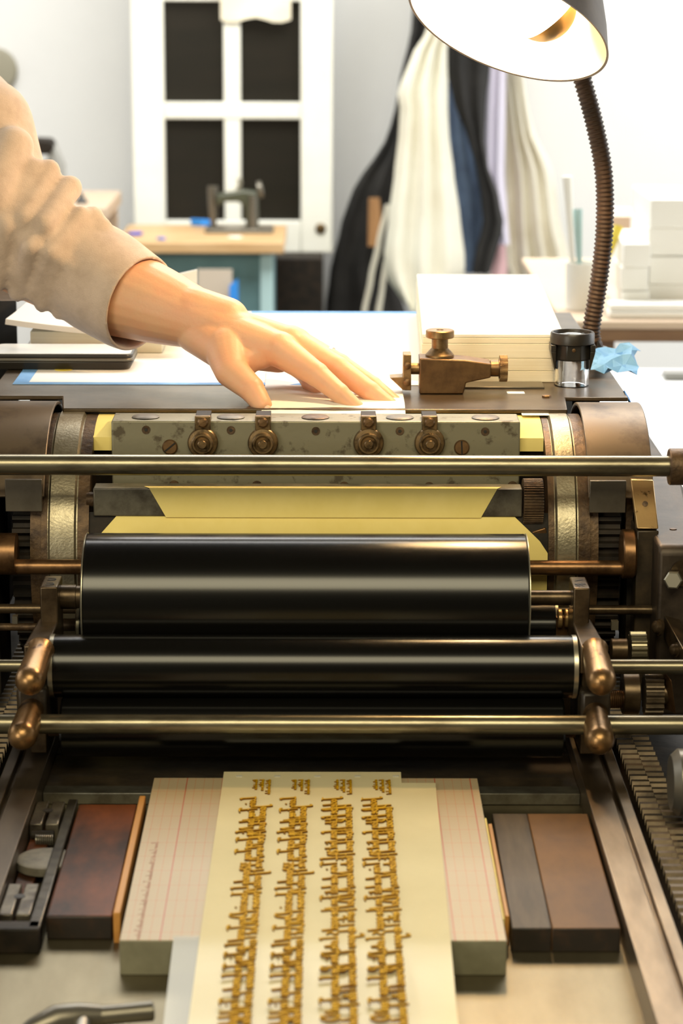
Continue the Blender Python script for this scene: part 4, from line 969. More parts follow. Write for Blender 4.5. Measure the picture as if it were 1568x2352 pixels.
b0 = F(1388, 838); o = MB().hexa([W(1368, 830, b0.y), W(1402, 832, b0.y), W(1402, 832, b0.y + .014), W(1368, 830, b0.y + .014)], [W(1371, 782, b0.y), W(1374, 782, b0.y), W(1374, 782, b0.y + .014), W(1371, 782, b0.y + .014)]).build('lamp_wedge', M['black_plastic'], None, bevel=.0006, off=(b0.x, b0.y, ZF))
tag(o, 'black triangular bracket at the foot of the gooseneck lamp', 'bracket')

# ---------------------------------------------------------------- phone on the board
pY = F(150, 852).y
xl_, xr_ = W(-28, 830, pY).x, W(306, 830, pY).x
ph = thing('mobile_phone', ((xl_ + xr_) / 2, pY, ZF), 'thick black slider phone with glare painted pale on its screen lying on the taped sheet', 'phone')
def rrect(x0, x1, y0, y1, r, z):
    o_ = []
    for cx, cy_, a0_ in ((x1 - r, y0 + r, -pi / 2), (x1 - r, y1 - r, 0), (x0 + r, y1 - r, pi / 2), (x0 + r, y0 + r, pi)):
        for k in range(7): o_.append((cx + r * cos(a0_ + k * pi / 12), cy_ + r * sin(a0_ + k * pi / 12), z))
    return o_
Z0 = ZF + .0006
def layer(nm, z0, z1, ins, m, b=.001): return MB().hexa(rrect(xl_ + ins, xr_ - ins, pY + ins, pY + .062 - ins, .008, z0), rrect(xl_ + ins, xr_ - ins, pY + ins, pY + .062 - ins, .008, z1)).build(nm, m, ph, bevel=b)
lo_r = rrect(xl_ + .004, xr_ - .004, pY + .003, pY + .059, .008, Z0); hi_r = rrect(xl_, xr_, pY, pY + .062, .008, Z0 + .0075)
MB().hexa(lo_r, hi_r).build('phone_body', M['black_plastic'], ph, bevel=.0008)
layer('metal_band', Z0 + .0076, Z0 + .0108, .0004, M['grey_metal'])
layer('upper_slide', Z0 + .0109, Z0 + .0142, .0008, M['black_plastic'])
MB().hexa(rrect(xl_ + .003, xr_ - .003, pY + .003, pY + .059, .006, Z0 + .0142), rrect(xl_ + .003, xr_ - .003, pY + .003, pY + .059, .006, Z0 + .0146)).build('screen', M['phone_glare'], ph)
p = F(145, 852); o = MB().lathe([(.008, 0), (.008, .0006), (.0001, .0006)], (p.x, p.y + .004, ZF + .0004 * 0 + .00042), (0, 0, 1), 20).build('sticky_dot', M['yellow'], None, off=(p.x, p.y, ZF)); tag(o, 'small yellow sticker showing from under the front edge of the phone', 'sticker')

# ---------------------------------------------------------------- cream box and white papers under the arm
bY = F(250, 812).y
bx0, bx1 = W(70, 800, bY).x, W(372, 800, bY).x
o = MB().box(bx0, bx1, bY, bY + .16, ZF + .0006, W(200, 762, bY).z).build('cream_box', M['paper_cream'], None, bevel=.0006, off=((bx0 + bx1) / 2, bY, ZF)); tag(o, 'flat cream box lying on the feed board under the forearm', 'box')
zb_ = W(200, 762, bY).z + .0006
rows = []
fl, fr2 = W(14, 748, bY - .01), W(410, 768, bY - .01)
for i in range(9):
    t = i / 8
    rows.append([(fl.x + (fr2.x - fl.x) * (j / 10) + .03 * t * (1 - j / 10), bY - .012 + .19 * t, zb_ + .012 * (1 - j / 10) ** 2 + .012 * t * (1 - j / 10) + .0075 * max(0, t - .2) + .001) for j in range(11)])
o = MB().grid(rows, .0052).build('white_paper_pile', M['paper_white'], None, smooth=60, off=(fl.x, bY, zb_)); tag(o, 'pile of curled white paper on the cream box under the forearm', 'paper pile')
p_ = [on(398, 717, ZF), on(452, 717, ZF)]
hi_ = [W(400, 632, 2.54), W(452, 620, 2.54)]
q_ = [p_[0], p_[1], hi_[1], hi_[0]]
o = MB().hexa(q_, [k_ + V((0, .003, .0004)) for k_ in q_]).build('white_card', M['paper_white'], None, smooth=0, off=p_[0]); tag(o, 'white card standing up behind the forearm before the teal bench', 'card')
# ---------------------------------------------------------------- person at the left, reaching over the board
HY = 2.03
per = None
hand = MB()
w_ = lambda a: W(*a)
wrist = w_((520, 760, 2.035))
# forearm
fa = [((20, 545, 2.13), .046), ((140, 600, 2.115), .045), ((270, 668, 2.09), .0395), ((360, 700, 2.07), .0335), ((430, 725, 2.055), .0275), ((492, 748, 2.042), .0232)]
for (a, r0), (b, r1) in zip(fa, fa[1:]): hand.cone(w_(a), r0, w_(b), r1, 24)
hand.cone(w_((440, 716, 2.05)), .0225, w_((520, 735, 2.04)), .0195, 20)      # upper edge of the wrist (ulna side)
hand.cone(w_((492, 748, 2.042)), .0232, w_((545, 775, 2.03)), .0215, 24)
hand.cone(w_((452, 760, 2.045)), .0195, w_((512, 800, 2.02)), .0185, 20)     # radial side
# metacarpals / palm
idx = [((640, 803, 2.010), .0148), ((727, 860, 1.992), .0102), ((779, 903, 1.980), .0083), ((822, 939, 1.973), .0062)]
mid = [((668, 790, 2.030), .0148), ((775, 846, 2.012), .0102), ((850, 899, 1.996), .0084), ((902, 936, 1.986), .0065)]
rng = [((680, 792, 2.052), .0138), ((780, 838, 2.035), .0095), ((856, 886, 2.018), .0079), ((912, 929, 2.002), .0062)]
pky = [((655, 812, 2.075), .0130), ((700, 856, 2.066), .0088), ((712, 880, 2.050), .0075), ((728, 890, 2.036), .0062)]
base = [(548, 775, 2.025), (560, 766, 2.035), (565, 772, 2.048), (562, 790, 2.060)]
for fing, b in zip((idx, mid, rng, pky), base):
    hand.cone(w_(b), .0185 if fing is not pky else .0165, w_(fing[0][0]), fing[0][1], 20)
    for (a, r0), (c, r1) in zip(fing, fing[1:]): hand.cone(w_(a), r0, w_(c), r1, 20)
    for (a, r0) in fing[1:3]: hand.sphere(w_(a), r0 * 1.06, 18)
    k = w_(fing[0][0]); hand.sphere(k + V((0, .0, .0008)), fing[0][1] * 1.03)
hand.cone(w_((600, 800, 2.03)), .016, w_((600, 800, 2.062)), .015, 18)
hand.cone(w_((545, 800, 2.03)), .017, w_((640, 822, 2.05)), .013, 18)
# thumb, rooted on the radial side of the palm
th = [((520, 800, 2.018), .0195), ((531, 852, 1.996), .0142), ((577, 893, 1.978), .0108), ((602, 930, 1.968), .0083)]
for (a, r0), (c, r1) in zip(th, th[1:]): hand.cone(w_(a), r0, w_(c), r1, 20)
hand.sphere(w_((577, 893, 1.978)), .0112)
hand.cone(w_((535, 830, 2.008)), .0135, w_((598, 815, 2.012)), .0125, 18)    # web between thumb and forefinger
hand.cone(w_((528, 838, 2.004)), .0125, w_((566, 838, 2.008)), .010, 18)
# tendons over the back of the hand
for fing, b in zip((idx, mid, rng), base):
    hand.cone(w_(b) + V((0, -.001, .0155)), .0035, w_(fing[0][0]) + V((0, 0, .0115)), .0038, 10)
SH = V((-.47, 2.30, 1.445)); EL = w_((10, 525, 2.15))
skin_root = fused('person', hand, M['skin'], None, .00125, 7, .5, off=V((0, 0, 0)))
# rest of the body (out of the picture): coarse, joined to the same mesh
bod = MB()
bx, by = -.545, 2.47
bod.cone(EL, .042, SH, .050, 20)
bod.cone((bx - .08, by, .98), .12, (bx + .08, by, .98), .12, 20)
bod.cone((bx - .07, by, 1.1), .11, (bx - .09, by, 1.36), .11, 20); bod.cone((bx + .07, by, 1.1), .11, (bx + .08, by, 1.36), .105, 20)
bod.cone((bx, by, 1.40), .075, (bx + .015, by - .03, 1.56), .058, 20)
hd = V((bx + .03, by - .05, 1.66)); fwd = V((.75, -.62, -.22)).normalized(); rt = fwd.cross(V((0, 0, 1))).normalized(); upv = rt.cross(fwd)
bod.cone(hd + upv * .03 - fwd * .01, .093, hd - upv * .045 + fwd * .022, .066, 24)
bod.cone(hd - upv * .075 + fwd * .05, .032, hd - upv * .06 + fwd * .035, .05, 18)
bod.cone(hd + fwd * .083 + upv * .02, .010, hd + fwd * .108 - upv * .022, .014, 14)
for s in (-1, 1):
    bod.cone(hd + rt * s * .086 + upv * .015 - fwd * .012, .016, hd + rt * s * .084 - upv * .02 - fwd * .006, .011, 12)
    bod.cone(hd + rt * s * .02 + fwd * .075 + upv * .032, .014, hd + rt * s * .045 + fwd * .066 + upv * .034, .012, 12)
for s in (-1, 1):
    bod.cone(hd + rt * s * .019 + fwd * .080 + upv * .0215, .0052, hd + rt * s * .046 + fwd * .071 + upv * .0215, .0050, 12)
    bod.cone(hd + rt * s * .019 + fwd * .077 + upv * .0025, .0042, hd + rt * s * .046 + fwd * .069 + upv * .0035, .0040, 12)
bod.cone(hd + fwd * .083 - upv * .048 - rt * .018, .009, hd + fwd * .083 - upv * .048 + rt * .018, .009, 12)
SL = V((bx - .21, by + .04, 1.42))
bod.cone(SL, .05, (bx - .26, by + .02, 1.14), .042, 18); bod.cone((bx - .26, by + .02, 1.14), .042, (bx - .22, by - .10, .92), .029, 18)
bod.cone((bx - .22, by - .10, .92), .030, (bx - .205, by - .13, .85), .026, 16)
for j in range(4):
    a = V((bx - .222 + j * .012, by - .135 - (j % 2) * .003 - j * .006, .83)); bod.cone((bx - .21, by - .13, .87), .014, a, .010, 12); bod.cone(a, .010, a + V((.006, -.006, -.05 - .008 * (j in (1, 2)))), .008, 12)
bod.cone((bx - .195, by - .15, .87), .014, (bx - .165, by - .18, .82), .010, 12)
for s in (-1, 1):
    bod.cone((bx + s * .10, by, .95), .10, (bx + s * .11, by - .01, .50), .062, 18); bod.cone((bx + s * .11, by - .01, .50), .062, (bx + s * .115, by + .02, .09), .042, 18)
tmp = fused('tmp_body', bod, M['skin'], None, .0045, 5, .5, off=V((0, 0, 0)))
bm = bmesh.new(); bm.from_mesh(skin_root.data); bm.from_mesh(tmp.data); bm.to_mesh(skin_root.data); bm.free()
bpy.data.objects.remove(tmp); skin_root.data.shade_smooth()
per = skin_root; per['_o'] = (0, 0, 0)
tag(per, 'person in an oatmeal sweatshirt reaching from the left, hand pressing a sheet down', 'person')
# eyes, brows, hair
for s in (-1, 1):
    ec = hd + rt * s * .032 + fwd * .0705 + upv * .013; gz = (fwd * .9 - upv * .32 + rt * .12).normalized()
    ey = MB().sphere(ec, .0122).build('eye', mat('eye_white', lin(.62, .58, .54), .25), per)
    MB().lathe([(.0062, .0098), (.0055, .0112), (.0001, .0124)], ec, gz, 24).build('iris', mat('brown_iris', lin(.03, .018, .01), .2), ey)
    MB().cone(hd + rt * s * .018 + fwd * .089 + upv * .036, .0035, hd + rt * s * .046 + fwd * .078 + upv * .036, .003, 10).build('eyebrow', M['hair'], per)
hb = MB(); hb.sphere(hd + upv * .045 - fwd * .022, .101, 24); hb.cone(hd + upv * .0 - fwd * .045, .075, hd - upv * .05 - fwd * .05, .06, 20)
fused('hair', hb, M['hair'], per, .006, 4)
# nails and ring
def nail(tip, prev, side, sz, back=.0055, lift=.006):
    T, P = w_(tip), w_(prev); d = (T - P).normalized(); u = V(side).normalized(); u = (u - d * u.dot(d)).normalized(); x = d.cross(u)
    c = T + u * lift - d * (back - .004)
    rows = [[c + d * (sz * 1.25 * (i / 5 - .5)) + x * (sz * .95 * (j / 6 - .5)) * (1 - .25 * (abs(i / 5 - .5) * 2) ** 3) + u * (-.0034 * (abs(j / 6 - .5) * 2) ** 2 - .0012 * (i / 5) ** 2) for j in range(7)] for i in range(6)]
    return MB().grid(rows, .0004).build('fingernail', M['nail'], per, smooth=70)
nail((602, 930, 1.968), (577, 893, 1.978), (.25, -.75, .65), .0110, .0030, .0068)
nail((822, 939, 1.973), (779, 903, 1.980), (.05, -.05, 1), .0085, .004, .0050)
nail((902, 936, 1.986), (850, 899, 1.996), (.05, -.05, 1), .0085, .004, .0054)
nail((912, 929, 2.002), (856, 886, 2.018), (.05, 0, 1), .008, .004, .0052)
rc = w_((752, 826, 2.041)); rd = (w_((780, 838, 2.035)) - w_((680, 792, 2.052))).normalized()
MB().lathe([(.0108, -.0016), (.0116, -.0012), (.0116, .0012), (.0108, .0016)], rc, rd, 40).build('finger_ring', M['silver'], per)
for px, py, Y in ((347, 712, 2.0), (457, 724, 2.0)):
    pass
# ---- sweatshirt
sw = MB()
sl = [((10, 520, 2.15), .046), ((95, 556, 2.125), .0425), ((150, 590, 2.115), .0435), ((225, 640, 2.10), .0475), ((302, 690, 2.078), .0440)]
for (a, r0), (b, r1) in zip(sl, sl[1:]): sw.cone(w_(a), r0, w_(b), r1, 28)
sw_cut = w_((302, 690, 2.078)); sw_dir = (w_((400, 722, 2.062)) - w_((225, 640, 2.10))).normalized()
sw.cone(w_((-10, 500, 2.15)), .058, w_((-95, 330, 2.20)), .064, 28)
sw.cone(w_((-95, 330, 2.20)), .070, SH, .078, 28)
sw.cone(w_((-14, 430, 2.14)), .048, w_((-34, 290, 2.16)), .043, 24)
sw.cone(w_((-20, 640, 2.13)), .020, w_((75, 655, 2.125)), .014, 20)        # sag under the elbow
# folds bunched in the crook of the arm
folds = [((30, 338, 2.115), (-30, 590, 2.088), .0185, .018), ((78, 392, 2.105), (-14, 650, 2.080), .0115, .010), ((112, 392, 2.11), (34, 620, 2.078), .0105, .0085),
         ((160, 432, 2.108), (78, 610, 2.076), .0115, .0085), ((136, 470, 2.085), (40, 672, 2.086), .0075, .0085), ((212, 500, 2.098), (96, 700, 2.084), .0105, .0070), ((186, 490, 2.088), (78, 680, 2.082), .0070, .0065),
         ((236, 520, 2.094), (135, 720, 2.085), .0080, .0060)]
for a, b, r0, r1 in folds:
    A, B = w_(a), w_(b); C = (A + B) / 2 + V((-.004, -.026, .005))
    sw.cone(A, r0, C, (r0 + r1) / 2, 16); sw.cone(C, (r0 + r1) / 2, B, r1, 16)
# body of the sweatshirt
sw.cone((bx - .08, by, 1.02), .128, (bx - .09, by, 1.36), .128, 24); sw.cone((bx + .08, by, 1.02), .128, (bx + .08, by, 1.36), .122, 24)
sw.cone((bx - .08, by, 1.02), .128, (bx + .08, by, 1.02), .128, 24); sw.cone((bx - .09, by, 1.36), .126, (bx + .08, by, 1.36), .120, 24)
sw.cone((bx + .03, by - .05, 1.38), .10, SH, .078, 24)
sw.cone((bx, by, 1.42), .10, (bx, by - .015, 1.475), .082, 24)
sw.cone(SL, .075, (bx - .26, by + .02, 1.14), .062, 20); sw.cone((bx - .26, by + .02, 1.14), .062, (bx - .225, by - .09, .94), .045, 20)
swo = fused('sweatshirt', sw, M['sweat'], per, .0028, 4, .5)
# trim the sleeve end flat and give it a cuff lip
bm = bmesh.new(); bm.from_mesh(swo.data)
cutp = w_((300, 689, 2.078)) + sw_dir * .010
near = [v for v in bm.verts if (v.co - cutp).length < .12 and v.co.x > -.30]
gset = set(near); geom = near + [e for e in bm.edges if e.verts[0] in gset and e.verts[1] in gset] + [f for f in bm.faces if all(v in gset for v in f.verts)]
cn = (sw_dir + V((.10, -.22, .02))).normalized()
bmesh.ops.bisect_plane(bm, geom=geom, plane_co=cutp, plane_no=cn, clear_outer=True)
bm.to_mesh(swo.data); bm.free(); swo.data.shade_smooth()
sd = swo.modifiers.new('solid', 'SOLIDIFY'); sd.thickness = .0025; sd.offset = -1
# trousers, apron, shoes
tr = MB()
for s in (-1, 1):
    tr.cone((bx + s * .09, by, .96), .125, (bx + s * .11, by - .01, .50), .085, 20); tr.cone((bx + s * .11, by - .01, .50), .085, (bx + s * .115, by + .02, .10), .07, 20)
tr.cone((bx - .08, by, 1.0), .14, (bx + .08, by, 1.0), .14, 20)
fused('trousers', tr, M['trouser'], per, .008, 4)
for s in (-1, 1):
    sh_ = MB(); sh_.cone((bx + s * .115, by + .03, .045), .045, (bx + s * .125 + .02, by - .16, .035), .035, 18)
    fused('shoe', sh_, M['leather'], per, .005, 3)
ap_ = MB(); rows = []
for i in range(13):
    z = .50 + .70 * i / 12; rows.append([(bx + .245 * sin((j / 10 - .5) * 2.4) , by + .02 - .168 * cos((j / 10 - .5) * 2.4) - (.012 if z < .95 else 0), z) for j in range(11)])
ap_.grid(rows, -.003).build('apron', M['black_cloth'], per, smooth=60)
# ---------------------------------------------------------------- background: salvaged white door against the wall
DY = 5.88
d = lambda px, py, Y=DY: W(px, py, Y)
dx0, dx1 = d(304, 300).x, d(764, 300).x
zb, ztop = d(500, 580).z, 2.35
vx = [dx0, d(378, 300).x, d(514, 300).x, d(553, 300).x, d(690, 300).x, dx1]
vz = [zb, d(0, 506).z, d(0, 272).z, d(0, 234).z, d(0, 1).z, d(0, -38).z, d(0, -260).z, ztop]
door = thing('salvaged_door', ((dx0 + dx1) / 2, DY, zb), 'white painted old door with four dark panes leaning against the back wall', 'door')
fb = MB()
T = .04
fb.box(vx[0], vx[1], DY, DY + T, zb, ztop); fb.box(vx[4], vx[5], DY, DY + T, zb, ztop)
fb.box(vx[1], vx[4], DY, DY + T, vz[0], vz[1]); fb.box(vx[1], vx[4], DY + .002, DY + T, vz[2], vz[3]); fb.box(vx[1], vx[4], DY + .002, DY + T, vz[4], vz[5]); fb.box(vx[1], vx[4], DY, DY + T, vz[6], vz[7])
fb.box(vx[2], vx[3], DY + .004, DY + T, vz[1], vz[6])
fb.build('door_frame', M['white_paint'], door, bevel=.003)
for xa, xb in ((vx[1], vx[2]), (vx[3], vx[4])):
    for za, zc_ in ((vz[1], vz[2]), (vz[3], vz[4]), (vz[5], vz[6])):
        MB().box(xa - .002, xb + .002, DY + .022, DY + .028, za - .002, zc_ + .002).build('pane', M['dark_glass'], door, smooth=0)
p = d(736, 525); MB().lathe([(.013, 0), (.013, .003), (.009, .005), (.0001, .005)], (p.x, DY, p.z), (0, -1, 0), 24).build('knob_plate', M['brass'], door)
# what it stands on
lowx0, lowx1 = d(480, 600).x, d(742, 600).x
o = MB().box(lowx0, lowx1, DY - .1, DY + .2, 0, zb).build('low_cabinet', M['black_iron'], None, bevel=.004, off=((lowx0 + lowx1) / 2, DY, 0)); tag(o, 'dark low cabinet under the salvaged white door', 'cabinet')
# paper taped on the door
rows = [[(d(506 + (668 - 506) * j / 8, 0, DY - .004).x, DY - .006 - .004 * sin(j * .8 + i), d(0, -60 + 104 * i / 4 + (6 * sin(j * 1.2) if i == 4 else 0), DY).z) for j in range(9)] for i in range(5)]
o = MB().grid(rows, .0006).build('note_paper', M['paper_cream'], None, smooth=60, off=(d(587, 0).x, DY, d(0, 0).z)); tag(o, 'cream paper notice hanging over the top panes of the white door', 'paper')

# ---------------------------------------------------------------- workbench with teal base
bt_y0, bt_y1 = 5.38, 5.74
tz = W(450, 556, bt_y0).z
wb = thing('workbench', (W(450, 556, bt_y0).x, 5.55, 0), 'wooden topped workbench with teal painted steel base, behind the forearm', 'workbench')
wx0, wx1 = W(264, 556, bt_y0).x, W(652, 556, bt_y0).x
MB().box(wx0, wx1, bt_y0, bt_y1, tz - .026, tz).build('bench_top', M['bench_wood'], wb, bevel=.003)
lx0, lx1 = W(282, 600, bt_y0 + .03).x, W(626, 600, bt_y0 + .03).x
MB().box(lx0, lx1, bt_y0 + .05, bt_y1 - .03, .30, tz - .026).build('base_panel', M['teal'], wb, bevel=.003)
for x in (lx0, lx1 - .028):
    for y in (bt_y0 + .03, bt_y1 - .06):
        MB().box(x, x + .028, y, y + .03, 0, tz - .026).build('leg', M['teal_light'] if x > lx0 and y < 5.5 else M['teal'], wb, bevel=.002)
MB().box(lx0 + .03, lx1 - .03, bt_y0 + .033, bt_y0 + .048, .50, .53).build('front_rail', M['teal'], wb, bevel=.002)
# cardboard and blue tape sheet leaning on the bench
cY = bt_y0 - .03
cz = W(490, 622, cY).z
o = MB().hexa([(W(452, 620, cY).x, cY - .05, .0), (W(532, 620, cY).x, cY - .05, 0), (W(532, 620, cY).x, cY - .043, 0), (W(452, 620, cY).x, cY - .043, 0)], [(W(452, 620, cY).x, cY + .022, cz), (W(532, 620, cY).x, cY + .022, cz), (W(532, 620, cY).x, cY + .029, cz), (W(452, 620, cY).x, cY + .029, cz)]).build('cardboard_sheet', M['card'], None, off=(W(490, 620, cY).x, cY, 0)); tag(o, 'grey-brown cardboard sheet leaning against the teal bench', 'cardboard')
o = MB().hexa([(W(528, 620, cY).x, cY - .06, 0), (W(553, 620, cY).x, cY - .06, 0), (W(553, 620, cY).x, cY - .053, 0), (W(528, 620, cY).x, cY - .053, 0)], [(W(526, 620, cY).x, cY + .004, W(0, 655, cY).z), (W(546, 620, cY).x, cY + .004, W(0, 640, cY).z), (W(546, 620, cY).x, cY + .011, W(0, 640, cY).z), (W(526, 620, cY).x, cY + .011, W(0, 655, cY).z)]).build('blue_board', M['tape_deep'], None, off=(W(540, 640, cY).x, cY, 0)); tag(o, 'bright blue narrow board leaning beside the cardboard sheet', 'board')
# small hand press / sewing head on the bench
SY = 5.58
s = lambda px, py, Y=SY: W(px, py, Y)
sz = on(530, 532, tz)
SY = sz.y
sm = thing('sewing_machine', (s(535, 530, SY).x, SY, tz), 'small olive green vintage sewing machine on the wooden bench top', 'sewing machine')
bxa, bxb = s(472, 530, SY).x, s(628, 530, SY).x
MB().box(bxa, bxb, SY - .045, SY + .045, tz, tz + .010).build('machine_bed', M['grey_metal'], sm, bevel=.003)
zq = lambda py: W(540, py, SY).z
arm = MB()
arm.prism([(s(px, 500, SY).x, SY - .02, zq(py)) for px, py in ((566, 527), (594, 527), (592, 440), (560, 436), (520, 442), (498, 446), (498, 470), (510, 470), (514, 462), (550, 462), (562, 474))], (0, .04, 0))
arm.build('machine_arm', M['olive'], sm, bevel=.004)
MB().tube([(s(490, 500, SY).x, SY, zq(527)), (s(489, 470, SY).x, SY, zq(470)), (s(489, 440, SY).x, SY, zq(428))], [.006, .011, .0125], 18).build('needle_head', M['grey_metal'], sm)
MB().cyl((s(582, 500, SY).x, SY - .026, zq(524)), (s(582, 500, SY).x, SY - .026, zq(446)), .009, 18).build('front_post', M['grey_metal'], sm)
MB().lathe([(.006, 0), (.019, .001), (.019, .010), (.006, .012)], (s(592, 500, SY).x, SY, zq(436)), (1, 0, .2), 24).build('hand_wheel', M['grey_metal'], sm)
MB().tube([(s(545, 400, SY).x, SY, zq(438)), (s(552, 400, SY).x, SY, zq(420)), (s(548, 400, SY).x, SY, zq(410))], [.006, .005, .006], 12).build('spool_pin', M['chrome'], sm)
def bit(name, label, cat, px, py, w__, dp, h, m):
    q_ = on(px, py, tz)
    rn = random.Random(px)
    b = MB(); n_ = 9
    lo = [(q_.x + w__ / 2 * cos(2 * pi * i / n_) * rn.uniform(.75, 1.05), q_.y + dp / 2 * sin(2 * pi * i / n_) * rn.uniform(.75, 1.05), tz + .0006) for i in range(n_)]
    hi = [(x + rn.uniform(-.004, .004), y, tz + h * rn.uniform(.6, 1)) for x, y, z in lo]
    return tag(b.hexa(lo, hi).build(name, m, None, off=(q_.x, q_.y, tz), bevel=.002), label, cat)
bit('tape_roll', 'crumpled bright blue tape on the bench top left of the sewing machine', 'tape', 462, 518, .052, .04, .018, M['tape_deep'])
bit('blue_clip', 'dark blue scrap at the left end of the bench top', 'scrap', 310, 540, .036, .04, .008, mat('deep_blue_plastic', srgb(40, 60, 190), .5))
bit('blue_clip', 'small blue scrap near the front edge of the bench top', 'scrap', 372, 551, .022, .025, .007, mat('mid_blue_plastic', srgb(60, 100, 190), .5))
bit('paper_scrap', 'white paper scrap on the bench top below the sewing machine', 'paper', 540, 546, .034, .03, .004, M['paper_white'])

# ---------------------------------------------------------------- things at far left
LY = 5.3
ts = W(240, 478, LY)
sid = thing('side_table', (W(150, 470, LY).x, LY, 0), 'pale wooden side table behind the sleeve, before the left wall', 'table')
MB().box(W(60, 470, LY).x, W(243, 470, LY).x, LY, LY + .4, ts.z - .03, ts.z).build('table_top', M['pale_wood'], sid, bevel=.003)
for x in (W(70, 470, LY).x, W(236, 470, LY).x - .04):
    for y in (LY + .02, LY + .34): MB().box(x, x + .04, y, y + .04, 0, ts.z - .03).build('leg', M['pale_wood'], sid)
LYm = LY + .1
m_ = thing('grey_machine', (W(110, 450, LYm).x, LYm, ts.z), 'dark grey hand machine standing on the pale side table behind the sleeve', 'machine')
zl = lambda py: W(110, py, LYm).z
MB().prism([(W(px, 400, LYm).x, LYm, max(zl(py), ts.z)) for px, py in ((70, 480), (150, 480), (146, 380), (124, 330), (112, 352), (106, 372), (84, 372), (70, 420))], (0, .05, 0)).build('machine_column', M['grey_paint'], m_, bevel=.005)
MB().prism([(W(px, 400, LYm).x, LYm - .012, zl(py)) for px, py in ((78, 352), (78, 318), (118, 320), (128, 338), (112, 356))], (0, .07, 0)).build('machine_head', M['black_iron'], m_, bevel=.006)
c_ = W(187, 462, LYm); o = MB().lathe([(.014, 0), (.014, .004), (.004, .018), (.003, .024), (.0001, .025)], (c_.x, LYm, ts.z), (0, 0, 1), 20).build('oil_can', M['black_plastic'], None, off=(c_.x, LYm, ts.z)); tag(o, 'small black cone-shaped oil can on the pale side table', 'oil can')
wc = W(-22, 165, 6.1); o = MB().lathe([(.001, 0), (.052, 0), (.056, .006), (.052, .016), (.045, .018), (.0001, .016)], (wc.x, 6.198, wc.z), (0, -1, 0), 40).build('wall_disc', mat('khaki_disc', lin(.30, .28, .21), .6), None, off=(wc.x, 6.198, wc.z)); tag(o, 'khaki round disc hung on the back wall above the sleeve', 'wall disc')

# ---------------------------------------------------------------- coats on wall pegs
def coat(name, label, cat, rows, Y, m, depth=.07, folds=3, amp=.3, group=None, hook=True):
    n_ = 26; R_ = []; K = 22
    def interp(py):
        for (a, l0, r0), (b, l1, r1) in zip(rows, rows[1:]):
            if a <= py <= b:
                t = (py - a) / (b - a); t = t * t * (3 - 2 * t) * .5 + t * .5
                return l0 + (l1 - l0) * t, r0 + (r1 - r0) * t
        return rows[-1][1:]
    p0_, p1_ = rows[0][0], rows[-1][0]
    loops = []
    for i in range(n_ + 1):
        py = p0_ + (p1_ - p0_) * i / n_; l, r = interp(py)
        xl__, xr__ = W(l, py, Y).x, W(r, py, Y).x; z = W((l + r) / 2, py, Y).z
        loop = []
        for j in range(2 * K):
            if j < K: t = j / (K - 1); side = -1
            else: t = 1 - (j - K) / (K - 1); side = 1
            x = xl__ + (xr__ - xl__) * t
            bul = sqrt(max(0, 1 - (2 * t - 1) ** 2)) ** .8
            f_ = 1 + amp * sin(t * folds * 2 * pi + i * .08 + len(name))
            loop.append(V((x, Y + side * depth * .5 * bul * (f_ if side < 0 else 1), z)))
        loops.append(loop)
    b = MB(); vs = [q_ for L_ in loops for q_ in L_]; c2 = 2 * K
    fs = [[i * c2 + j, i * c2 + (j + 1) % c2, (i + 1) * c2 + (j + 1) % c2, (i + 1) * c2 + j] for i in range(n_) for j in range(c2)]
    fs += [list(range(c2)), [n_ * c2 + j for j in range(c2)]]
    b.add(vs, fs)
    top_ = loops[0][0]
    o_ = b.build(name, m, None, smooth=70, off=(W((rows[0][1] + rows[0][2]) / 2, rows[0][0], Y)))
    return tag(o_, label, cat, group)
T1 = -150
coat('black_jacket', 'black jacket hanging lowest at the left of the coats beside the white door', 'jacket', [(T1, 960, 1010), (60, 945, 1005), (200, 915, 960), (260, 905, 940), (330, 882, 925), (400, 832, 915), (450, 803, 908), (520, 782, 905), (620, 758, 890), (720, 746, 935), (800, 748, 940)], 6.08, M['black_cloth'], .10, 2)
coat('apron_coat', 'long cream coat hanging in front of the black jacket', 'coat', [(T1, 1000, 1040), (60, 985, 1030), (130, 945, 1026), (180, 925, 1028), (230, 908, 1028), (245, 918, 1028), (300, 916, 1030), (400, 905, 1042), (500, 892, 1056), (600, 880, 1068), (660, 896, 1062), (700, 938, 970), (712, 945, 960)], 5.68, M['cream_cloth'], .09, 3, .35)
coat('blue_trousers', 'faded blue denim garment hanging between the cream coat and the black coat', 'garment', [(T1, 1030, 1060), (120, 1024, 1050), (200, 1026, 1052), (300, 1028, 1085), (380, 1035, 1102), (450, 1048, 1112), (550, 1058, 1108), (625, 1066, 1092)], 5.88, M['denim'], .06, 2)
coat('black_coat', 'black coat hanging right of the blue denim garment under the lamp', 'coat', [(T1, 1040, 1110), (60, 1022, 1122), (150, 1022, 1127), (230, 1040, 1117), (320, 1074, 1113), (380, 1092, 1121), (450, 1104, 1146), (520, 1109, 1159), (560, 1094, 1146), (625, 1084, 1126)], 5.80, M['black_cloth'], .08, 2)
coat('lilac_shirt', 'pale lilac shirt showing as a sliver right of the black coat', 'shirt', [(T1, 1110, 1160), (120, 1118, 1162), (300, 1112, 1160), (400, 1112, 1158), (500, 1130, 1165), (560, 1140, 1170)], 5.95, M['lilac_cloth'], .05, 2)
coat('pink_scarf', 'pink scarf end hanging under the lilac shirt', 'scarf', [(320, 1112, 1130), (360, 1110, 1128), (480, 1125, 1145), (545, 1135, 1160), (620, 1128, 1164), (660, 1120, 1160)], 5.995, M['pink_cloth'], .03, 1)
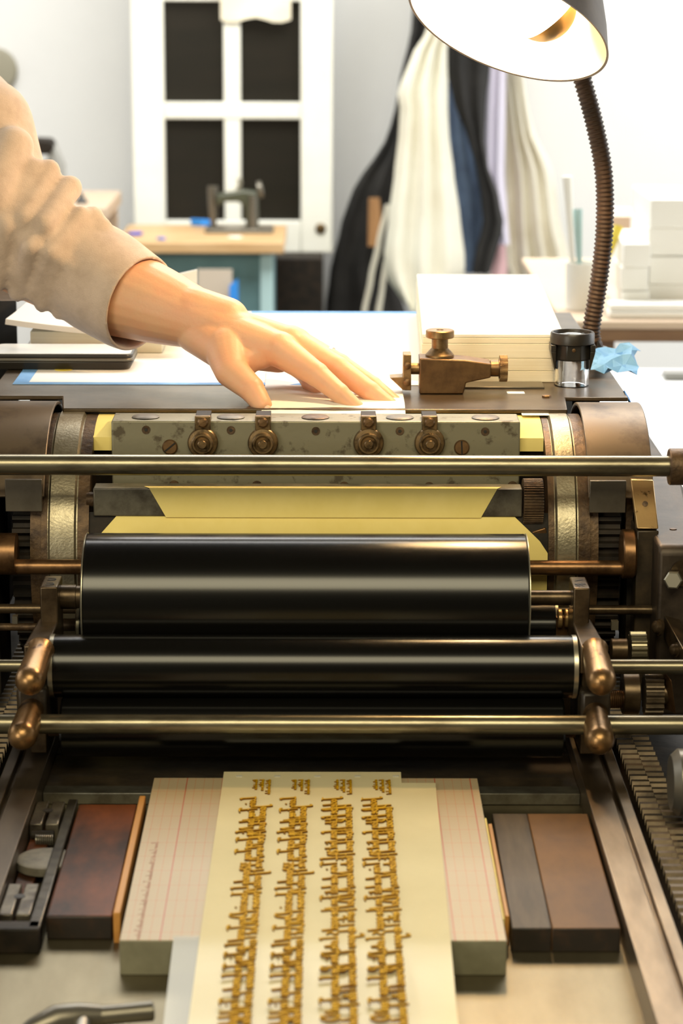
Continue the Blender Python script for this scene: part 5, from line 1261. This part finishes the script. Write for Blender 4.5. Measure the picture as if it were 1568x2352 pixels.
coat('sand_jacket', 'pale sand coloured jacket hanging furthest right among the coats', 'jacket', [(T1, 1150, 1190), (110, 1148, 1182), (200, 1148, 1206), (300, 1152, 1224), (350, 1150, 1252), (400, 1150, 1272), (500, 1150, 1284), (600, 1150, 1310), (700, 1190, 1330), (780, 1200, 1330)], 6.10, M['sand_cloth'], .11, 4, .4)
o = coat('tan_bag', 'small tan leather strap end hanging on the black jacket', 'strap', [(455, 846, 872), (500, 845, 876), (565, 844, 868)], 5.99, mat('tan_leather', lin(.42, .22, .09), .6), .025, 1)
for nm, lb, rr in (('cream_strap', 'cream drawstring hanging down in front of the black jacket', [(470, 884, 898), (560, 862, 876), (640, 845, 858), (718, 830, 842)]), ('cream_strap', 'second cream drawstring just left of the long cream coat', [(600, 880, 896), (660, 872, 884), (718, 862, 876)])):
    coat(nm, lb, 'drawstring', rr, 5.98, M['cream_cloth'], .012, 1)
# pegboard above the frame
pz = W(1080, T1, 5.9).z
rk = thing('coat_rack', (W(1080, 0, 6.1).x, 6.18, pz), 'wooden coat rack with pegs on the back wall above the coats', 'coat rack')
MB().box(W(900, 0, 6.1).x, W(1240, 0, 6.1).x, 6.17, 6.2, pz - .03, pz + .06).build('rack_board', M['pale_wood'], rk, bevel=.003)
for px in (985, 1020, 1045, 1075, 1135, 1170):
    x = W(px, 0, 5.95).x; MB().cyl((x, 6.175, pz + .02), (x, 5.66, pz + .035), .008, 12).build('peg', M['pale_wood'], rk)

# ---------------------------------------------------------------- right side: brown table with white piles
RYt = 3.45
rz = W(1480, 738, RYt).z
rt_ = thing('brown_table', (W(1500, 740, RYt).x + .35, RYt + .3, 0), 'brown wooden table with white paper piles, right of the lamp neck', 'table')
tx0 = W(1290, 740, RYt).x
MB().box(tx0, tx0 + 1.15, RYt, RYt + .75, rz - .012, rz).build('table_top', M['pale_wood'], rt_, bevel=.003)
MB().box(tx0 + .01, tx0 + 1.14, RYt + .012, RYt + .74, rz - .032, rz - .012).build('table_apron', M['brown_wood'], rt_, bevel=.002)
for x in (tx0 + .03, tx0 + 1.07):
    for y in (RYt + .03, RYt + .67): MB().box(x, x + .05, y, y + .05, 0, rz - .032).build('leg', M['brown_wood'], rt_)
def pile(name, label, cat, px0, px1, pyb, pyt, Yb, dep, m, k=3):
    b0_ = on(px0, pyb, rz); Yb = max(b0_.y, RYt + .02); x0_, x1_ = W(px0, pyb, Yb).x, W(px1, pyb, Yb).x; zt_ = W(px0, pyt, Yb).z
    t_ = thing(name, ((x0_ + x1_) / 2, Yb, rz), label, cat)
    rn = random.Random(px0)
    for i in range(k):
        dx_ = rn.uniform(-.006, .006)
        MB().box(x0_ + dx_, x1_ + dx_, Yb + rn.uniform(0, .004), Yb + dep, rz + (zt_ - rz) * i / k + .0003, rz + (zt_ - rz) * (i + 1) / k).build('paper_bundle', m, t_, bevel=.002)
    return t_
pile('paper_pile', 'tallest white paper pile on the brown table', 'paper pile', 1484, 1600, 718, 458, 0, .22, M['paper_white'], 4)
pile('paper_pile', 'lower white paper pile on the brown table just right of the lamp neck', 'paper pile', 1420, 1482, 722, 560, 0, .2, M['paper_white'], 3)
pile('paper_pile', 'flat white paper pile at the front of the brown table', 'paper pile', 1395, 1600, 734, 700, 0, .05, M['paper_white'], 2)
bp_ = W(1430, 505, 3.95)
o = MB().box(W(1405, 500, 3.95).x, W(1475, 500, 3.95).x, 3.95, 4.1, rz, W(0, 492, 3.95).z).build('tan_box', mat('pale_tan_board', lin(.62, .50, .40), .8), None, bevel=.002, off=(bp_.x, 3.95, rz)); tag(o, 'pale tan box behind the white paper piles', 'box')
# jar with tools
jp = on(1330, 708, rz); jy = RYt + .12; jx = W(1332, 700, jy).x
jr = MB().lathe([(.020, 0), (.022, .001), (.023, .07), (.0215, .07), (.0205, .003)], (jx, jy, rz), (0, 0, 1), 28).build('tool_jar', M['paper_white'], None, off=(jx, jy, rz)); tag(jr, 'white jar of tools on the brown table left of the lamp neck', 'jar')
for k_, (px_, py_, mm, lb) in enumerate(((1302, 405, 'paper_white', 'long white brush leaning in the white jar of tools'), (1326, 480, 'teal_light', 'pale teal stick in the white jar of tools'), (1420, 520, 'yellow', 'yellow handled tool leaning out behind the lamp neck'))):
    e_ = W(px_, py_, jy + .01 * k_); x_ = jx + (-.008, 0, .012)[k_]
    o = MB().tube([(x_, jy + (-.008 + .008 * k_), rz + .006), ((x_ + e_.x) / 2, jy, (rz + e_.z) / 2), e_], [.0035, .004, .0075], 12).build('hand_tool', M[mm], None, off=(x_, jy, rz)); tag(o, lb, 'tool')
# white work surface below / right
wz = .93
wt = thing('white_table', (W(1500, 900, 3.0).x + .4, 2.95, 0), 'white work table right of the press with papers lying on it', 'table')
wx = W(1380, 900, 2.9).x; yN = on(1560, 1188, wz).y
wx = max(wx, .335)
MB().box(wx, wx + 1.1, yN, 3.40, wz - .03, wz).build('table_top', mat('white_laminate', lin(.85, .86, .86), .4), wt, bevel=.003)
MB().box(wx, wx + 1.1, yN - .004, yN, wz - .034, wz - .002).build('table_edge', mat('blue_edge', srgb(70, 150, 190), .5), wt)
for x in (wx + .05, wx + 1.0):
    for y in (yN + .05, 3.30): MB().box(x, x + .05, y, y + .05, 0, wz - .03).build('leg', M['grey_metal'], wt)
rn = random.Random(5)
cols = [lin(.62, .60, .62), lin(.75, .66, .68), lin(.5, .5, .52), lin(.8, .8, .8), lin(.66, .64, .70)]
labs = ['grey printed sheet furthest left at the back of the white table', 'pinkish printed sheet at the back of the white table', 'dark grey printed sheet at the back of the white table', 'pale printed sheet lying before the pinkish one', 'lilac printed sheet near the right edge of the view']
for i, (px, py) in enumerate(((1425, 812), (1475, 800), (1530, 815), (1490, 838), (1550, 848))):
    q_ = on(px, py, wz); 
    o = MB().box(q_.x - .028, q_.x + .028, min(q_.y, 3.38) - .045, min(q_.y, 3.38), wz + .0004 + .0004 * i, wz + .0007 + .0004 * i).build('printed_sheet', mat('print_paper_%d' % i, cols[i], .7, c2=lin(*[c * .6 for c in cols[i][:3]]), scale=70, lo=.55, hi=.6), None, smooth=0, off=(q_.x, q_.y, wz)); tag(o, labs[i], 'paper', 'printed sheets on the white table')
q_ = on(1556, 874, wz)
o = MB().box(q_.x - .018, q_.x + .03, q_.y, q_.y + .03, wz + .0004, wz + .010).build('grey_eraser', M['grey_paint'], None, bevel=.002, off=(q_.x, q_.y, wz)); tag(o, 'dark grey flat block on the white table', 'block')
